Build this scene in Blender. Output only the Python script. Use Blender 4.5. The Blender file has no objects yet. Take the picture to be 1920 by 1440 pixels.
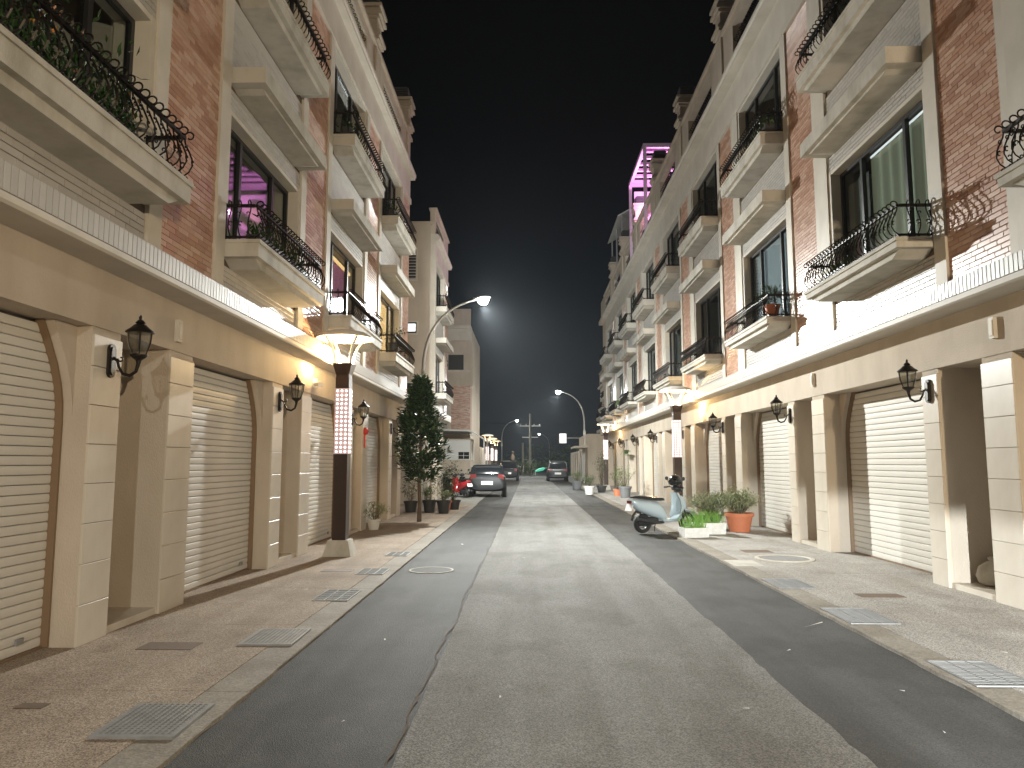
import bpy, math, random
from mathutils import Matrix, Vector
R = random.Random(11)
PI = math.pi
S = bpy.context.scene
COL = S.collection

# ------------------------------------------------------------------ camera
cam = bpy.data.cameras.new('camera'); camo = bpy.data.objects.new('camera', cam); COL.objects.link(camo)
F_PX = 1380.0
pitch = math.atan(146 / F_PX); yaw = math.atan(32 / F_PX * math.cos(pitch))
fw = Vector((-math.sin(yaw) * math.cos(pitch), math.cos(yaw) * math.cos(pitch), math.sin(pitch)))
rt = Vector((math.cos(yaw), math.sin(yaw), 0)); up = rt.cross(fw)
camo.matrix_world = Matrix(((rt.x, up.x, -fw.x, 0), (rt.y, up.y, -fw.y, 0), (rt.z, up.z, -fw.z, 1.6), (0, 0, 0, 1)))
cam.sensor_width = 36; cam.lens = F_PX / 1920 * 36; cam.clip_start = 0.05; cam.clip_end = 2000
S.camera = camo

# ------------------------------------------------------------------ world: night sky with a faint town glow low down
W = bpy.data.worlds.new('World'); S.world = W; W.use_nodes = True
wn = W.node_tree; wn.nodes.clear()
wo = wn.nodes.new('ShaderNodeOutputWorld'); bg = wn.nodes.new('ShaderNodeBackground')
tc = wn.nodes.new('ShaderNodeTexCoord'); sx = wn.nodes.new('ShaderNodeSeparateXYZ'); cr = wn.nodes.new('ShaderNodeValToRGB')
wn.links.new(tc.outputs['Generated'], sx.inputs[0]); wn.links.new(sx.outputs['Z'], cr.inputs[0])
wn.links.new(cr.outputs[0], bg.inputs['Color']); wn.links.new(bg.outputs[0], wo.inputs['Surface'])
e = cr.color_ramp.elements
e[0].position = 0.0; e[0].color = (.008, .0105, .012, 1)
e[1].position = 0.62; e[1].color = (.0002, .0002, .0003, 1)
k = e.new(0.22); k.color = (.0022, .0034, .005, 1)
k = e.new(0.42); k.color = (.0005, .0007, .001, 1)
bg.inputs['Strength'].default_value = 1.0

S.view_settings.view_transform = 'Standard'; S.view_settings.look = 'None'
S.view_settings.exposure = 0.38; S.view_settings.gamma = 1.0
S.render.engine = 'CYCLES'
cy = S.cycles
cy.use_denoising = True
cy.max_bounces = 6; cy.diffuse_bounces = 4; cy.glossy_bounces = 3; cy.transmission_bounces = 4
cy.transparent_max_bounces = 8; cy.volume_bounces = 0
cy.sample_clamp_indirect = 6.0; cy.caustics_reflective = False; cy.caustics_refractive = False
# light strengths, in one place
PW_LED = 13000; PW_LED_BACK = 3200; PW_LED_FAR = 5500; PW_DECOR = 210
COOL = (.965, 1.0, .965); WARM = (1.0, .69, .34)

# ------------------------------------------------------------------ materials
M = {}
def mat(name, c, rough=.6, metal=0, spec=.5, c2=None, scale=4, detail=6, bump=0, bscale=60, emit=None, estr=0, lo=.35, hi=.65, stretch=None, coat=0):
    m = bpy.data.materials.new(name); m.use_nodes = True; nt = m.node_tree; b = nt.nodes['Principled BSDF']
    b.inputs['Base Color'].default_value = (*c, 1); b.inputs['Roughness'].default_value = rough
    b.inputs['Metallic'].default_value = metal; b.inputs['Specular IOR Level'].default_value = spec
    b.inputs['Coat Weight'].default_value = coat
    t = None
    if c2 or bump:
        t = nt.nodes.new('ShaderNodeTexCoord'); mp = nt.nodes.new('ShaderNodeMapping'); nt.links.new(t.outputs['Object'], mp.inputs[0])
        if stretch: mp.inputs['Scale'].default_value = stretch
    if c2:
        n = nt.nodes.new('ShaderNodeTexNoise'); n.inputs['Scale'].default_value = scale; n.inputs['Detail'].default_value = detail
        n.inputs['Roughness'].default_value = .62
        r = nt.nodes.new('ShaderNodeValToRGB'); r.color_ramp.elements[0].position = lo; r.color_ramp.elements[1].position = hi
        r.color_ramp.elements[0].color = (*c, 1); r.color_ramp.elements[1].color = (*c2, 1)
        nt.links.new(mp.outputs[0], n.inputs['Vector']); nt.links.new(n.outputs['Fac'], r.inputs[0]); nt.links.new(r.outputs[0], b.inputs['Base Color'])
    if bump:
        n = nt.nodes.new('ShaderNodeTexNoise'); n.inputs['Scale'].default_value = bscale; n.inputs['Detail'].default_value = 3
        bp = nt.nodes.new('ShaderNodeBump'); bp.inputs['Strength'].default_value = bump; bp.inputs['Distance'].default_value = .01
        nt.links.new(mp.outputs[0], n.inputs['Vector']); nt.links.new(n.outputs['Fac'], bp.inputs['Height']); nt.links.new(bp.outputs[0], b.inputs['Normal'])
    if emit:
        b.inputs['Emission Color'].default_value = (*emit, 1); b.inputs['Emission Strength'].default_value = estr
    M[name] = m
    return m
mat('stucco', (.53, .46, .375), .85, spec=.2, c2=(.43, .365, .29), scale=1.5, bump=.5, bscale=110, stretch=(1, 1, .45), lo=.4, hi=.75)
mat('trim', (.60, .56, .49), .6, spec=.3, c2=(.52, .48, .41), scale=1.6, bump=.06, bscale=60)
mat('concrete', (.53, .505, .45), .8, spec=.25, c2=(.33, .31, .255), scale=2.6, bump=.2, bscale=50, lo=.44, hi=.78, stretch=(1, 1, .6))
mat('white_tile', (.44, .42, .39), .46, spec=.5)
mat('white_tile_b', (.405, .385, .355), .48, spec=.5)
mat('tile_joint', (.13, .095, .07), .9, spec=.1)
mat('brick_joint', (.39, .265, .20), .9, spec=.1)
for i, c in enumerate([(.50, .295, .205), (.55, .35, .26), (.43, .24, .165), (.60, .41, .315)]):
    mat('brick_%d' % i, c, .30, spec=.6)
mat('stone_tile', (.60, .545, .46), .34, spec=.4, c2=(.52, .46, .38), scale=2.2, stretch=(1, 1, .5))
mat('shutter_paint', (.67, .64, .585), .55, spec=.2, c2=(.60, .57, .51), scale=1.3, stretch=(1, .5, 3))
mat('shutter_back', (.20, .165, .13), .9)
mat('shutter_track', (.20, .13, .075), .5)
mat('iron', (.022, .017, .014), .42, metal=.6)
mat('black_alu', (.018, .018, .018), .35, spec=.5)
mat('white_alu', (.62, .62, .6), .4)
mat('dark_room', (.03, .028, .026), .9)
mat('door_metal', (.20, .15, .11), .4, c2=(.16, .12, .085), scale=3)
mat('curtain_olive', (.30, .32, .24), .9, emit=(.62, .68, .5), estr=.12)  # faint glow puts room light into the olive cloth
mat('curtain_pink', (.55, .23, .33), .9, emit=(.75, .28, .42), estr=.30)  # cloth given its own glow in place of light from the room
mat('curtain_lit', (.6, .5, .35), .9, emit=(1, .62, .26), estr=1.7)  # strong glow in the cloth stands in for the lit room
mat('curtain_grey', (.25, .26, .26), .9)
mat('blind', (.40, .45, .49), .6, emit=(.5, .6, .7), estr=.17)  # slats glow slightly, the light on them put into the material
mat('pink_cloth', (.6, .2, .55), .9, emit=(.8, .25, .7), estr=.25)
mat('roof_dark', (.05, .05, .05), .8)
mat('bronze', (.042, .024, .018), .35, metal=.3, spec=.5)
mat('led_panel', (.52, .40, .40), .4, emit=(1, .68, .70), estr=.22)
mat('led_dot', (1, 1, 1), .4, emit=(1, .84, .80), estr=2.4)
mat('dish_white', (.80, .78, .72), .5)
mat('pole_grey', (.42, .43, .43), .38, metal=.4)
mat('lamp_lens', (1, 1, 1), .3, emit=(1, .96, .88), estr=160)
mat('lens_far', (1, 1, 1), .3, emit=(.9, .97, 1), estr=30)
mat('terracotta', (.52, .17, .08), .7, c2=(.45, .15, .07), scale=8)
mat('pot_black', (.035, .036, .036), .5)
mat('pot_grey', (.16, .165, .17), .6)
mat('pot_white', (.62, .62, .58), .6)
mat('foam', (.78, .78, .75), .7, c2=(.66, .66, .62), scale=14)
mat('soil', (.06, .042, .03), .95)
mat('leaf_dark', (.03, .066, .02), .26, spec=.6)
mat('leaf_mid', (.06, .11, .03), .45)
mat('leaf_pale', (.25, .28, .14), .6)
mat('leaf_lime', (.12, .19, .035), .5)
mat('grass_green', (.17, .34, .06), .5)
mat('flower_orange', (.5, .2, .05), .7)
mat('bark', (.13, .095, .065), .9, c2=(.085, .06, .045), scale=10, bump=.5, bscale=40)
mat('scooter_paint', (.42, .50, .54), .22, spec=.6, coat=.6)
mat('scooter_black', (.02, .02, .022), .25, coat=.4)
mat('scooter_red', (.40, .02, .025), .25, coat=.6)
mat('rubber', (.016, .016, .016), .75)
mat('plastic_black', (.025, .025, .027), .5)
mat('chrome', (.6, .6, .6), .18, metal=1)
mat('car_black', (.010, .011, .012), .5, spec=.25)
mat('car_grey', (.016, .019, .021), .4, spec=.35)
mat('car_glass', (.012, .014, .016), .06, spec=.7)
mat('tail_red', (.12, .008, .008), .3)
mat('plate_white', (.75, .75, .75), .5)
mat('steel_galv', (.30, .305, .31), .5, metal=.15, c2=(.22, .225, .225), scale=9)
mat('grate_dark', (.06, .06, .06), .8)
mat('rust_plate', (.16, .10, .065), .7, c2=(.11, .075, .05), scale=20)
mat('paper', (.7, .68, .64), .8)
mat('sack', (.52, .49, .42), .85, c2=(.38, .35, .28), scale=6, bump=.5, bscale=25)
mat('orange_cloth', (.55, .10, .05), .8)
mat('pvc_awning', (.62, .62, .58), .5)
mat('pink_steel', (.70, .52, .68), .5)
mat('green_glow', (.1, .5, .35), .6, emit=(.12, .85, .55), estr=.5)
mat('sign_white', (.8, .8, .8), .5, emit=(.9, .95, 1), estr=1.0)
mat('clear_cover', (.5, .5, .46), .25)
mat('red_tag', (.6, .05, .03), .6)
mat('far_foliage', (.045, .075, .022), .7)

# lantern glass + window glass: clear with a mirror-like sheen
def glassmat(name, tint, fac):
    m = bpy.data.materials.new(name); m.use_nodes = True; nt = m.node_tree; nt.nodes.clear()
    o = nt.nodes.new('ShaderNodeOutputMaterial'); mx = nt.nodes.new('ShaderNodeMixShader'); tr = nt.nodes.new('ShaderNodeBsdfTransparent')
    gl = nt.nodes.new('ShaderNodeBsdfGlossy'); lw = nt.nodes.new('ShaderNodeLayerWeight'); lw.inputs['Blend'].default_value = .5
    pw = nt.nodes.new('ShaderNodeMath'); pw.operation = 'POWER'; pw.inputs[1].default_value = 4.5
    mt = nt.nodes.new('ShaderNodeMath'); mt.operation = 'MULTIPLY_ADD'; mt.inputs[1].default_value = .75; mt.inputs[2].default_value = fac
    tr.inputs[0].default_value = (*tint, 1); gl.inputs['Roughness'].default_value = .04
    nt.links.new(lw.outputs['Facing'], pw.inputs[0]); nt.links.new(pw.outputs[0], mt.inputs[0]); nt.links.new(mt.outputs[0], mx.inputs[0])
    nt.links.new(tr.outputs[0], mx.inputs[1]); nt.links.new(gl.outputs[0], mx.inputs[2]); nt.links.new(mx.outputs[0], o.inputs[0])
    M[name] = m
glassmat('glass', (.80, .83, .82), .035); glassmat('frosted', (.8, .8, .74), .12)

# ground materials built on world-sized noise
def groundmat(name, base, dark, grain_l, grain_d, gscale, patch, rough=.85, bumpd=.004, streak=0, spec=.3):
    m = bpy.data.materials.new(name); m.use_nodes = True; nt = m.node_tree; b = nt.nodes['Principled BSDF']; L = nt.links.new
    t = nt.nodes.new('ShaderNodeTexCoord')
    n1 = nt.nodes.new('ShaderNodeTexNoise'); n1.inputs['Scale'].default_value = patch; n1.inputs['Detail'].default_value = 7; n1.inputs['Roughness'].default_value = .65
    L(t.outputs['Object'], n1.inputs['Vector'])
    r1 = nt.nodes.new('ShaderNodeValToRGB'); r1.color_ramp.elements[0].position = .33; r1.color_ramp.elements[1].position = .68
    r1.color_ramp.elements[0].color = (*dark, 1); r1.color_ramp.elements[1].color = (*base, 1); L(n1.outputs['Fac'], r1.inputs[0])
    v = nt.nodes.new('ShaderNodeTexVoronoi'); v.inputs['Scale'].default_value = gscale; L(t.outputs['Object'], v.inputs['Vector'])
    sp = nt.nodes.new('ShaderNodeSeparateColor'); L(v.outputs['Color'], sp.inputs[0])
    r2 = nt.nodes.new('ShaderNodeValToRGB'); r2.color_ramp.elements[0].color = (*grain_d, 1); r2.color_ramp.elements[1].color = (*grain_l, 1)
    r2.color_ramp.elements[0].position = .1; r2.color_ramp.elements[1].position = .95; L(sp.outputs[0], r2.inputs[0])
    mx = nt.nodes.new('ShaderNodeMix'); mx.data_type = 'RGBA'; mx.blend_type = 'MULTIPLY'; mx.inputs[0].default_value = 1
    L(r1.outputs[0], mx.inputs[6]); L(r2.outputs[0], mx.inputs[7]); last = mx.outputs[2]
    if streak:
        for scl, st_, a_, b_ in (((2.6, .16, 1), 1.0, .42, .62), ((.9, .55, 1), 1.3, .52, .60)):
            mp = nt.nodes.new('ShaderNodeMapping'); mp.inputs['Scale'].default_value = scl; L(t.outputs['Object'], mp.inputs[0])
            n3 = nt.nodes.new('ShaderNodeTexNoise'); n3.inputs['Scale'].default_value = st_; n3.inputs['Detail'].default_value = 5; L(mp.outputs[0], n3.inputs['Vector'])
            r3 = nt.nodes.new('ShaderNodeValToRGB'); r3.color_ramp.elements[0].position = a_; r3.color_ramp.elements[1].position = b_
            q = 1 - streak; r3.color_ramp.elements[0].color = (1, 1, 1, 1); r3.color_ramp.elements[1].color = (q, q * .98, q * .96, 1); L(n3.outputs['Fac'], r3.inputs[0])
            m3 = nt.nodes.new('ShaderNodeMix'); m3.data_type = 'RGBA'; m3.blend_type = 'MULTIPLY'; m3.inputs[0].default_value = 1
            L(last, m3.inputs[6]); L(r3.outputs[0], m3.inputs[7]); last = m3.outputs[2]
    L(last, b.inputs['Base Color'])
    bp = nt.nodes.new('ShaderNodeBump'); bp.inputs['Distance'].default_value = bumpd; bp.inputs['Strength'].default_value = .9
    L(v.outputs['Distance'], bp.inputs['Height']); L(bp.outputs[0], b.inputs['Normal'])
    b.inputs['Roughness'].default_value = rough; b.inputs['Specular IOR Level'].default_value = spec
    M[name] = m
groundmat('asphalt', (.095, .093, .089), (.058, .057, .055), (1.3, 1.28, 1.25), (.68, .68, .68), 150, .55, rough=.8, streak=.26, spec=.22)
groundmat('asphalt_worn', (.29, .29, .288), (.215, .214, .21), (1.4, 1.38, 1.32), (.6, .6, .6), 130, .45, rough=.9, bumpd=.003, streak=.16, spec=.12)
groundmat('washed_pebble_brown', (.44, .375, .315), (.31, .255, .21), (1.35, 1.3, 1.2), (.55, .53, .5), 120, .8, rough=.85, bumpd=.002, streak=.14, spec=.2)  # pebble mix browner than the right's, with warm lamplight put into the colour
groundmat('washed_pebble', (.48, .475, .475), (.35, .345, .34), (1.35, 1.3, 1.2), (.55, .53, .5), 120, .8, rough=.85, bumpd=.002, streak=.12, spec=.2)
groundmat('cement_edge', (.33, .305, .265), (.21, .185, .15), (1.15, 1.1, 1.05), (.8, .8, .8), 60, 1.6, rough=.85, bumpd=.002)
groundmat('soil_ground', (.05, .05, .04), (.03, .03, .025), (1.2, 1.2, 1.2), (.7, .7, .7), 9, .2)
groundmat('cement_apron', (.30, .29, .265), (.21, .20, .18), (1.2, 1.2, 1.15), (.8, .8, .8), 50, .7, rough=.85, bumpd=.002)

# ------------------------------------------------------------------ mesh builder
class MB:
    def __init__(s): s.v = []; s.f = []; s.m = []
    def add(s, vs, fs, m=0):
        n = len(s.v); s.v += [tuple(p) for p in vs]; s.f += [tuple(n + i for i in q) for q in fs]; s.m += [m] * len(fs); return s
    def box(s, x0, x1, y0, y1, z0, z1, m=0):
        return s.add([(x0, y0, z0), (x1, y0, z0), (x1, y1, z0), (x0, y1, z0), (x0, y0, z1), (x1, y0, z1), (x1, y1, z1), (x0, y1, z1)],
                     [(0, 3, 2, 1), (4, 5, 6, 7), (0, 1, 5, 4), (1, 2, 6, 5), (2, 3, 7, 6), (3, 0, 4, 7)], m)
    def tile(s, x0, x1, y0, y1, z0, z1, c=.004, m=0):        # a box whose +x face has a small chamfer
        return s.add([(x0, y0, z0), (x0, y1, z0), (x0, y1, z1), (x0, y0, z1), (x1 - c, y0, z0), (x1 - c, y1, z0), (x1 - c, y1, z1), (x1 - c, y0, z1),
                      (x1, y0 + c, z0 + c), (x1, y1 - c, z0 + c), (x1, y1 - c, z1 - c), (x1, y0 + c, z1 - c)],
                     [(0, 1, 5, 4), (1, 2, 6, 5), (2, 3, 7, 6), (3, 0, 4, 7), (4, 5, 9, 8), (5, 6, 10, 9), (6, 7, 11, 10), (7, 4, 8, 11), (8, 9, 10, 11)], m)
    def px(s, poly, x0, x1, m=0):      # polygon in (y, z) pushed along x
        n = len(poly)
        return s.add([(x0, y, z) for y, z in poly] + [(x1, y, z) for y, z in poly],
                     [tuple(range(n - 1, -1, -1)), tuple(range(n, 2 * n))] + [(i, (i + 1) % n, n + (i + 1) % n, n + i) for i in range(n)], m)
    def py(s, poly, y0, y1, m=0):      # polygon in (x, z) pushed along y
        n = len(poly)
        return s.add([(x, y0, z) for x, z in poly] + [(x, y1, z) for x, z in poly],
                     [tuple(range(n)), tuple(range(2 * n - 1, n - 1, -1))] + [((i + 1) % n, i, n + i, n + (i + 1) % n) for i in range(n)], m)
    def pz(s, poly, z0, z1, m=0):
        n = len(poly)
        return s.add([(x, y, z0) for x, y in poly] + [(x, y, z1) for x, y in poly],
                     [tuple(range(n - 1, -1, -1)), tuple(range(n, 2 * n))] + [(i, (i + 1) % n, n + (i + 1) % n, n + i) for i in range(n)], m)
    def tube(s, pts, r, n=6, m=0, cap=True):
        pts = [Vector(p) for p in pts]; N = len(pts)
        rs = r if isinstance(r, (list, tuple)) else [r] * N
        vs = []; nrm = None
        for i, p in enumerate(pts):
            d = (pts[min(i + 1, N - 1)] - pts[max(i - 1, 0)])
            d = d.normalized() if d.length > 1e-9 else Vector((0, 0, 1))
            if nrm is None:
                a = Vector((0, 0, 1)) if abs(d.z) < .9 else Vector((1, 0, 0)); nrm = (a - d * a.dot(d)).normalized()
            else:
                nrm = nrm - d * nrm.dot(d); nrm = nrm.normalized() if nrm.length > 1e-6 else d.orthogonal().normalized()
            b = d.cross(nrm)
            for j in range(n):
                a = 2 * PI * j / n; vs.append(p + (nrm * math.cos(a) + b * math.sin(a)) * rs[i])
        fs = [(i * n + j, i * n + (j + 1) % n, (i + 1) * n + (j + 1) % n, (i + 1) * n + j) for i in range(N - 1) for j in range(n)]
        if cap: fs += [tuple(range(n - 1, -1, -1)), tuple((N - 1) * n + j for j in range(n))]
        return s.add(vs, fs, m)
    def lathe(s, prof, n=16, c=(0, 0, 0), m=0, ph=0):
        vs = []; K = len(prof)
        for r, z in prof:
            for j in range(n):
                a = 2 * PI * j / n + ph; vs.append((c[0] + r * math.cos(a), c[1] + r * math.sin(a), c[2] + z))
        fs = [(i * n + j, i * n + (j + 1) % n, (i + 1) * n + (j + 1) % n, (i + 1) * n + j) for i in range(K - 1) for j in range(n)]
        fs += [tuple(range(n - 1, -1, -1)), tuple((K - 1) * n + j for j in range(n))]
        return s.add(vs, fs, m)
    def loft(s, secs, n=12, m=0, pw=2.4):   # sections along x: (x, cy, cz, half width, half height); rounded box cross-sections
        vs = []
        for x, cyy, cz, hw, hh in secs:
            for j in range(n):
                a = 2 * PI * j / n; ca, sa = math.cos(a), math.sin(a)
                vs.append((x, cyy + hw * math.copysign(abs(ca) ** (2 / pw), ca), cz + hh * math.copysign(abs(sa) ** (2 / pw), sa)))
        K = len(secs)
        fs = [(i * n + j, i * n + (j + 1) % n, (i + 1) * n + (j + 1) % n, (i + 1) * n + j) for i in range(K - 1) for j in range(n)]
        fs += [tuple(range(n - 1, -1, -1)), tuple((K - 1) * n + j for j in range(n))]
        return s.add(vs, fs, m)
    def leaf(s, p, d, upv, ln, w, m=0):
        p = Vector(p); d = Vector(d).normalized(); sd = d.cross(Vector(upv)); sd = sd.normalized() if sd.length > 1e-4 else Vector((1, 0, 0))
        nn = sd.cross(d)
        return s.add([p, p + d * ln * .45 + sd * w / 2 + nn * w * .16, p + d * ln, p + d * ln * .45 - sd * w / 2 + nn * w * .16], [(0, 1, 2), (0, 2, 3)], m)
    def mesh(s, name, mats, smooth=0):
        me = bpy.data.meshes.new(name); me.from_pydata(s.v, [], s.f)
        for x in (mats if isinstance(mats, (list, tuple)) else [mats]): me.materials.append(M[x] if isinstance(x, str) else x)
        if any(s.m): me.polygons.foreach_set('material_index', s.m)
        if smooth:
            me.polygons.foreach_set('use_smooth', [True] * len(me.polygons)); me.set_sharp_from_angle(angle=math.radians(smooth))
        me.update(); return me
    def build(s, name, mats, parent=None, smooth=0, **kw): return obj(name, s.mesh(name, mats, smooth), parent, **kw)

def obj(name, me, parent=None, loc=(0, 0, 0), rz=0, **props):
    o = bpy.data.objects.new(name, me); COL.objects.link(o)
    o.location = loc; o.rotation_euler = (0, 0, rz)
    if parent: o.parent = parent
    for k_, v_ in props.items(): o[k_] = v_
    return o
def thing(name, label, cat, loc=(0, 0, 0), rz=0, group=None):
    o = obj(name, None, None, loc, rz, label=label, category=cat); o.empty_display_size = .2
    if group: o['group'] = group
    return o
def tag(o, label, cat, group=None):
    o['label'] = label; o['category'] = cat
    if group: o['group'] = group
    return o
def copy_tree(o, parent=None, **props):
    c = o.copy(); COL.objects.link(c)
    if parent: c.parent = parent
    for ch in o.children: copy_tree(ch, c)
    for k_, v_ in props.items(): c[k_] = v_
    return c
def point(name, loc, power, color, size=.06, parent=None, spot=None, rot=None, blend=.3, street=0):
    l = bpy.data.lights.new(name, 'SPOT' if spot else 'POINT'); l.energy = power; l.color = color; l.shadow_soft_size = size
    if spot: l.spot_size = spot; l.spot_blend = blend
    if street:      # road luminaire: throws along the street (local y), less straight down and across
        l.use_nodes = True; nt = l.node_tree; em = nt.nodes['Emission']; tcn = nt.nodes.new('ShaderNodeTexCoord'); sp_ = nt.nodes.new('ShaderNodeSeparateXYZ')
        m1 = nt.nodes.new('ShaderNodeMath'); m1.operation = 'MULTIPLY'; m2 = nt.nodes.new('ShaderNodeMath'); m2.operation = 'MULTIPLY_ADD'; m2.inputs[1].default_value = 1.9; m2.inputs[2].default_value = .15
        nt.links.new(tcn.outputs['Normal'], sp_.inputs[0]); nt.links.new(sp_.outputs['Y'], m1.inputs[0]); nt.links.new(sp_.outputs['Y'], m1.inputs[1])
        m1b = nt.nodes.new('ShaderNodeMath'); m1b.operation = 'POWER'; m1b.inputs[1].default_value = 1.9; nt.links.new(m1.outputs[0], m1b.inputs[0])
        nt.links.new(m1b.outputs[0], m2.inputs[0])
        m4 = nt.nodes.new('ShaderNodeMath'); m4.operation = 'MULTIPLY_ADD'; m4.inputs[1].default_value = 1.5 * street; m4.inputs[2].default_value = .78; nt.links.new(sp_.outputs['X'], m4.inputs[0])   # shielded on the house side
        m5 = nt.nodes.new('ShaderNodeClamp'); m5.inputs['Min'].default_value = .04; nt.links.new(m4.outputs[0], m5.inputs[0])
        m6 = nt.nodes.new('ShaderNodeMath'); m6.operation = 'MULTIPLY'; nt.links.new(m2.outputs[0], m6.inputs[0]); nt.links.new(m5.outputs[0], m6.inputs[1]); nt.links.new(m6.outputs[0], em.inputs['Strength'])
    o = bpy.data.objects.new(name, l); COL.objects.link(o); o.location = loc
    if rot: o.rotation_euler = rot
    if parent: o.parent = parent
    return o

# ------------------------------------------------------------------ the setting: ground, road, pavements
def sheet(name, pts, z, m, parent=None, thick=0, **kw):
    mb = MB()
    if thick: mb.pz(pts, z - thick, z)
    else: mb.add([(x, y, z) for x, y in pts], [tuple(range(len(pts)))])
    return mb.build(name, m, parent, **kw)
sheet('ground', [(-300, -60), (300, -60), (300, 500), (-300, 500)], -.03, 'soil_ground', kind='structure')
def wob(x, y0, y1, step, amp, rr):
    n = int((y1 - y0) / step); return [(x + rr.uniform(-amp, amp), y0 + (y1 - y0) * i / n) for i in range(n + 1)]
rr = random.Random(5)
XL, XR = -1.93, 3.07
road = sheet('road', [(-2.2, -25), (3.3, -25), (3.3, 78), (-2.2, 78)], 0, 'asphalt', kind='structure')
# worn centre strip of older asphalt, ragged edges
le = wob(-.73, -25, 76, .17, .009, rr); ri = wob(1.82, -25, 76, .17, .016, rr)
mbp = MB(); n = len(le)
for i in range(n - 1): mbp.add([(*le[i], .005), (*ri[i], .005), (*ri[i + 1], .005), (*le[i + 1], .005)], [(0, 1, 2, 3)])
mbp.build('worn_strip', 'asphalt_worn', road)
# crack along the strip's left joint and the cross joints
mbc = MB()
def crack(pts, w):
    for i in range(len(pts) - 1):
        (x0, y0), (x1, y1) = pts[i], pts[i + 1]; a, b = w * rr.uniform(.3, 1.3), w * rr.uniform(.3, 1.3)
        L_ = math.hypot(x1 - x0, y1 - y0) or 1; nx, ny = (y1 - y0) / L_, -(x1 - x0) / L_
        mbc.add([(x0 - nx * a, y0 - ny * a, .009), (x0 + nx * a, y0 + ny * a, .009), (x1 + nx * b, y1 + ny * b, .009), (x1 - nx * b, y1 - ny * b, .009)], [(0, 1, 2, 3)])
px_, pts = -.75, []
y = 3.0
while y < 30:
    pts.append((px_ + rr.uniform(-.02, .02), y)); px_ += rr.uniform(-.014, .014) - (px_ + .745) * .3; y += rr.uniform(.09, .2)
crack(pts, .0065)
for (yy, xa, xb) in ((10.9, -1.9, -.7), (9.1, -1.85, -.75), (19.2, -1.8, -.4), (11.75, 1.75, 2.6), (20.4, 1.85, 2.9)):
    xs = xa; q = []
    while xs < xb: q.append((xs, yy + rr.uniform(-.03, .03))); xs += .12
    crack(q, .005)
mbc.build('crack', 'tile_joint', road)

def pavement(name, x0, x1, edge_x, sgn, y0, y1, bay, slab_mat):
    base = sheet(name, [(min(x0, x1), y0), (max(x0, x1), y0), (max(x0, x1), y1), (min(x0, x1), y1)], .026, 'cement_edge', kind='structure')
    rr2 = random.Random(sum(map(ord, name)))
    nb = int(round((y1 - y0) / bay))
    for i in range(nb):
        a, b = y0 + i * bay, y0 + (i + 1) * bay; g = .003
        inner = edge_x + sgn * .30
        xa, xb = sorted((inner + sgn * g, x1)); z = .034 + rr2.uniform(-.002, .002)
        MB().pz([(xa, a + g), (xb, a + g), (xb, b - g), (xa, b - g)], -.01, z).build('paving_slab', slab_mat, base)
        # ragged cement edging against the asphalt
        n_ = 9; ed = [(edge_x + rr2.uniform(-.013, .013), a + g + (b - a - 2 * g) * j / n_) for j in range(n_ + 1)]
        poly = ed + [(inner - sgn * g, b - g), (inner - sgn * g, a + g)]
        if sgn > 0: poly = poly[::-1]
        MB().pz(poly, -.01, z - .003).build('edging', 'cement_edge', base)
    return base
pavement('pavement_left', XL, -4.96, XL, -1, -1.0, 28.0, 2.07, 'washed_pebble_brown')
pavement('pavement_right', XR, 6.36, XR, 1, -2.25, 51.3, 2.575, 'washed_pebble')
sheet('side_street', [(-30, 22.15), (-3.9, 22.15), (-3.9, 28.2), (-30, 28.2)], -.004, 'cement_apron', kind='structure')
sheet('parking_apron', [(-9, 28.01), (-2.0, 28.01), (-2.0, 78), (-9, 78)], .014, 'cement_apron', kind='structure')
sheet('verge_right', [(3.2, 51.31), (9, 51.31), (9, 85), (3.2, 85)], .014, 'cement_apron', kind='structure')

# ------------------------------------------------------------------ townhouses (local: +x towards the street, +y along it)
PL = dict(L=4.6, sh=2.65, pil=.45, rec=.95, pier=.55, up0=0.0, ou=.15, lint=2.8, led=3.33, band0=3.40, band1=3.63, over=.35,
          bay=(.25, 3.10), brick=(3.35, 4.60), slab2=(4.0, 4.27), win2=5.95, can=(6.27, 6.47), slab3=(7.45, 7.72), win3=9.55,
          sof=10.33, para=11.66, proj=.60, slat=.080, rd=0, trims=[(0, .25), (3.10, 3.35)])
PR = dict(L=5.15, sh=3.30, pil=.37, rec=.93, pier=.55, up0=.38, ou=.05, lint=2.8, led=3.42, band0=3.50, band1=3.72, over=.35,
          bay=(.80, 3.95), brick=(4.20, 5.40), slab2=(4.27, 4.46), win2=6.55, can=(6.82, 7.05), slab3=(7.95, 8.26), win3=10.2,
          sof=11.15, para=12.75, proj=.55, slat=.094, rd=.13, trims=[(.38, .80), (3.95, 4.20), (5.40, 5.53)])

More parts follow.
